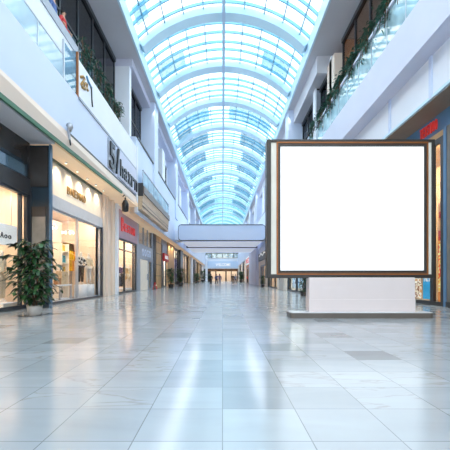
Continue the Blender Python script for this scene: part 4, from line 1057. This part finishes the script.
MB().tube([(-8.75, 19.85, 0), (-8.75, 19.85, 2.75), (-8.75, 20.95, 2.75), (-8.75, 20.95, 0)], 0.02, 8).build('rail', M['silver'], rk)
for y in (19.85, 20.95): box('foot', M['silver'], -8.5, -9.0, y - 0.025, y + 0.025, 0, 0.04, rk)
GL = ['yellow shirt hanging on the clothes rail, nearest the window post', 'yellow shirt on the clothes rail, second from the near end', 'yellow shirt on the clothes rail, third from the near end', 'orange-yellow shirt hanging last on the clothes rail']
for i in range(4):
    y = 20.02 + i * 0.25; z = 2.7
    t = thing('hanging_shirt', (-8.75, y, 1.5), GL[i], 'shirt', 'yellow shirts on the clothes rail')
    pf = [(px0 - 0.15, pz0) for px0, pz0 in [(-8.35, z - 0.1), (-8.28, z - 0.6), (-8.38, z - 0.62), (-8.4, z - 0.3), (-8.4, z - 1.2), (-8.8, z - 1.2), (-8.8, z - 0.3), (-8.82, z - 0.62), (-8.92, z - 0.6), (-8.85, z - 0.1), (-8.66, z), (-8.54, z)]]
    MB().prismY(pf, y - 0.09, y + 0.09).build('shirt', yel if i < 3 else mat('amber_cloth', (230, 150, 40), 0.7, var=0.1), t, 0.02)
    MB().tube([(-8.75, y, z - 0.02), (-8.75, y, z + 0.02)], 0.008, 5).build('hook', M['silver'], t)
for i, (y, lab) in enumerate(((19.45, 'mannequin in a black and white jacket, right of the window post'), (20.55, 'mannequin in a cream jacket, far right in the gold-lettered shop'))):
    t = thing('display_plinth', (-7.62, y, 0), ['round white plinth under the black and white jacket', 'round white plinth under the cream jacket at the far right'][i], 'plinth', 'round plinths in the gold-lettered shop')
    MB().lathe([(0.33, 0), (0.33, 0.72), (0.3, 0.75), (0, 0.75)], (-7.62, y, 0), 24).build('drum', M['white'], t); MB().lathe([(0.335, 0), (0.335, 0.05)], (-7.62, y, 0), 24).build('foot_ring', M['silver'], t)
    figure((-7.62, y, 0.75), PI / 2 - 0.5, lab, 'mannequin', 'mannequin', gar if i == 0 else crm, blackc if i == 0 else M['mannequin'], None, M['mannequin'], height=1.8, arms=0.3)
# shop C
C1 = ['mannequin in a plum outfit, left in the window under the mauve panel', 'mannequin in a pale gold dress under the mauve panel', 'mannequin in a cream dress, right in the window under the mauve panel']
for i, (y, m_, dr_) in enumerate(((27.1, mat('plum_cloth', (92, 60, 92), 0.8, var=0.1), False), (28.2, mat('gold_cloth', (206, 170, 116), 0.7, var=0.12), True), (29.25, crm, True))):
    figure((-7.6, y, 0.3), PI / 2 - 0.4, C1[i], 'mannequin', 'mannequin', m_, blackc if not dr_ else None, None, M['mannequin'], height=1.95, dress=dr_, arms=0.4)
t = thing('display_plinth', (-7.6, 28.1, 0), 'long low pale plinth in the window under the mauve panel', 'plinth'); box('block', M['shopwhite'], -7.25, -8.0, 26.6, 29.55, 0, 0.28, t, 0.01); box('top_slab', M['white'], -7.24, -8.02, 26.58, 29.57, 0.27, 0.3, t)
# little red sign stand by the beige door
t = thing('sign_stand', (-6.6, 35.4, 0), 'small red and white floor sign near the beige left door', 'sign')
MB().prismY([(-6.8, 0), (-6.6, .7), (-6.56, .7), (-6.38, 0), (-6.42, 0), (-6.58, 0.63), (-6.76, 0)], 35.1, 35.6).build('board', M['redplain'], t); box('paper', M['plaque'], -6.47, -6.49, 35.15, 35.55, 0.2, 0.45, t)

# ================================================================== LIGHT, WORLD, CAMERA
w = bpy.data.worlds.new('World'); SC.world = w; w.use_nodes = True
nt = w.node_tree; n = nt.nodes; L = nt.links
bg = n['Background']
tc = n.new('ShaderNodeTexCoord'); nz = n.new('ShaderNodeTexNoise'); nz.inputs['Scale'].default_value = 2.2; nz.inputs['Detail'].default_value = 5
cr = n.new('ShaderNodeValToRGB'); e = cr.color_ramp.elements
e[0].position = 0.36; e[0].color = (0.78, 0.92, 1.0, 1); e[1].position = 0.6; e[1].color = (0.97, 0.99, 1.0, 1)
L.new(tc.outputs['Generated'], nz.inputs['Vector']); L.new(nz.outputs['Fac'], cr.inputs['Fac']); L.new(cr.outputs['Color'], bg.inputs['Color'])
bg.inputs['Strength'].default_value = 2.0
def sun(rot, strength, angle, col):
    l = bpy.data.lights.new('daylight', 'SUN'); l.energy = strength; l.angle = angle; l.color = col
    o = bpy.data.objects.new('sun_light', l); COL.objects.link(o); o.rotation_euler = rot
sun((0, 0, 0), 2.5, math.radians(140), (0.96, 0.98, 1.0))
# fill lamps added under the two skylight curbs, each brightening the opposite wall
area((-5.75, 58, 16.0), (0, math.radians(-62), 0), 1.5, 140, 2100, (0.92, 0.95, 1.0))
area((5.9, 58, 16.0), (0, math.radians(62), 0), 1.5, 140, 2100, (0.92, 0.95, 1.0))

cam = bpy.data.cameras.new('camera'); co = bpy.data.objects.new('camera', cam); COL.objects.link(co)
co.location = (0, 0, CAMZ); co.rotation_euler = (PI / 2, 0, 0)
cam.sensor_width = 36; cam.lens = 36 * F / 450; cam.shift_x = (225 - VX) / 450; cam.shift_y = (VY - 225) / 450
cam.clip_start = 0.05; cam.clip_end = 500
SC.camera = co
SC.view_settings.view_transform = 'Standard'; SC.view_settings.look = 'None'; SC.view_settings.exposure = 0.35; SC.view_settings.gamma = 1.0
try:
    SC.cycles.max_bounces = 10; SC.cycles.diffuse_bounces = 6; SC.cycles.transparent_max_bounces = 16; SC.cycles.use_denoising = True
except Exception: pass
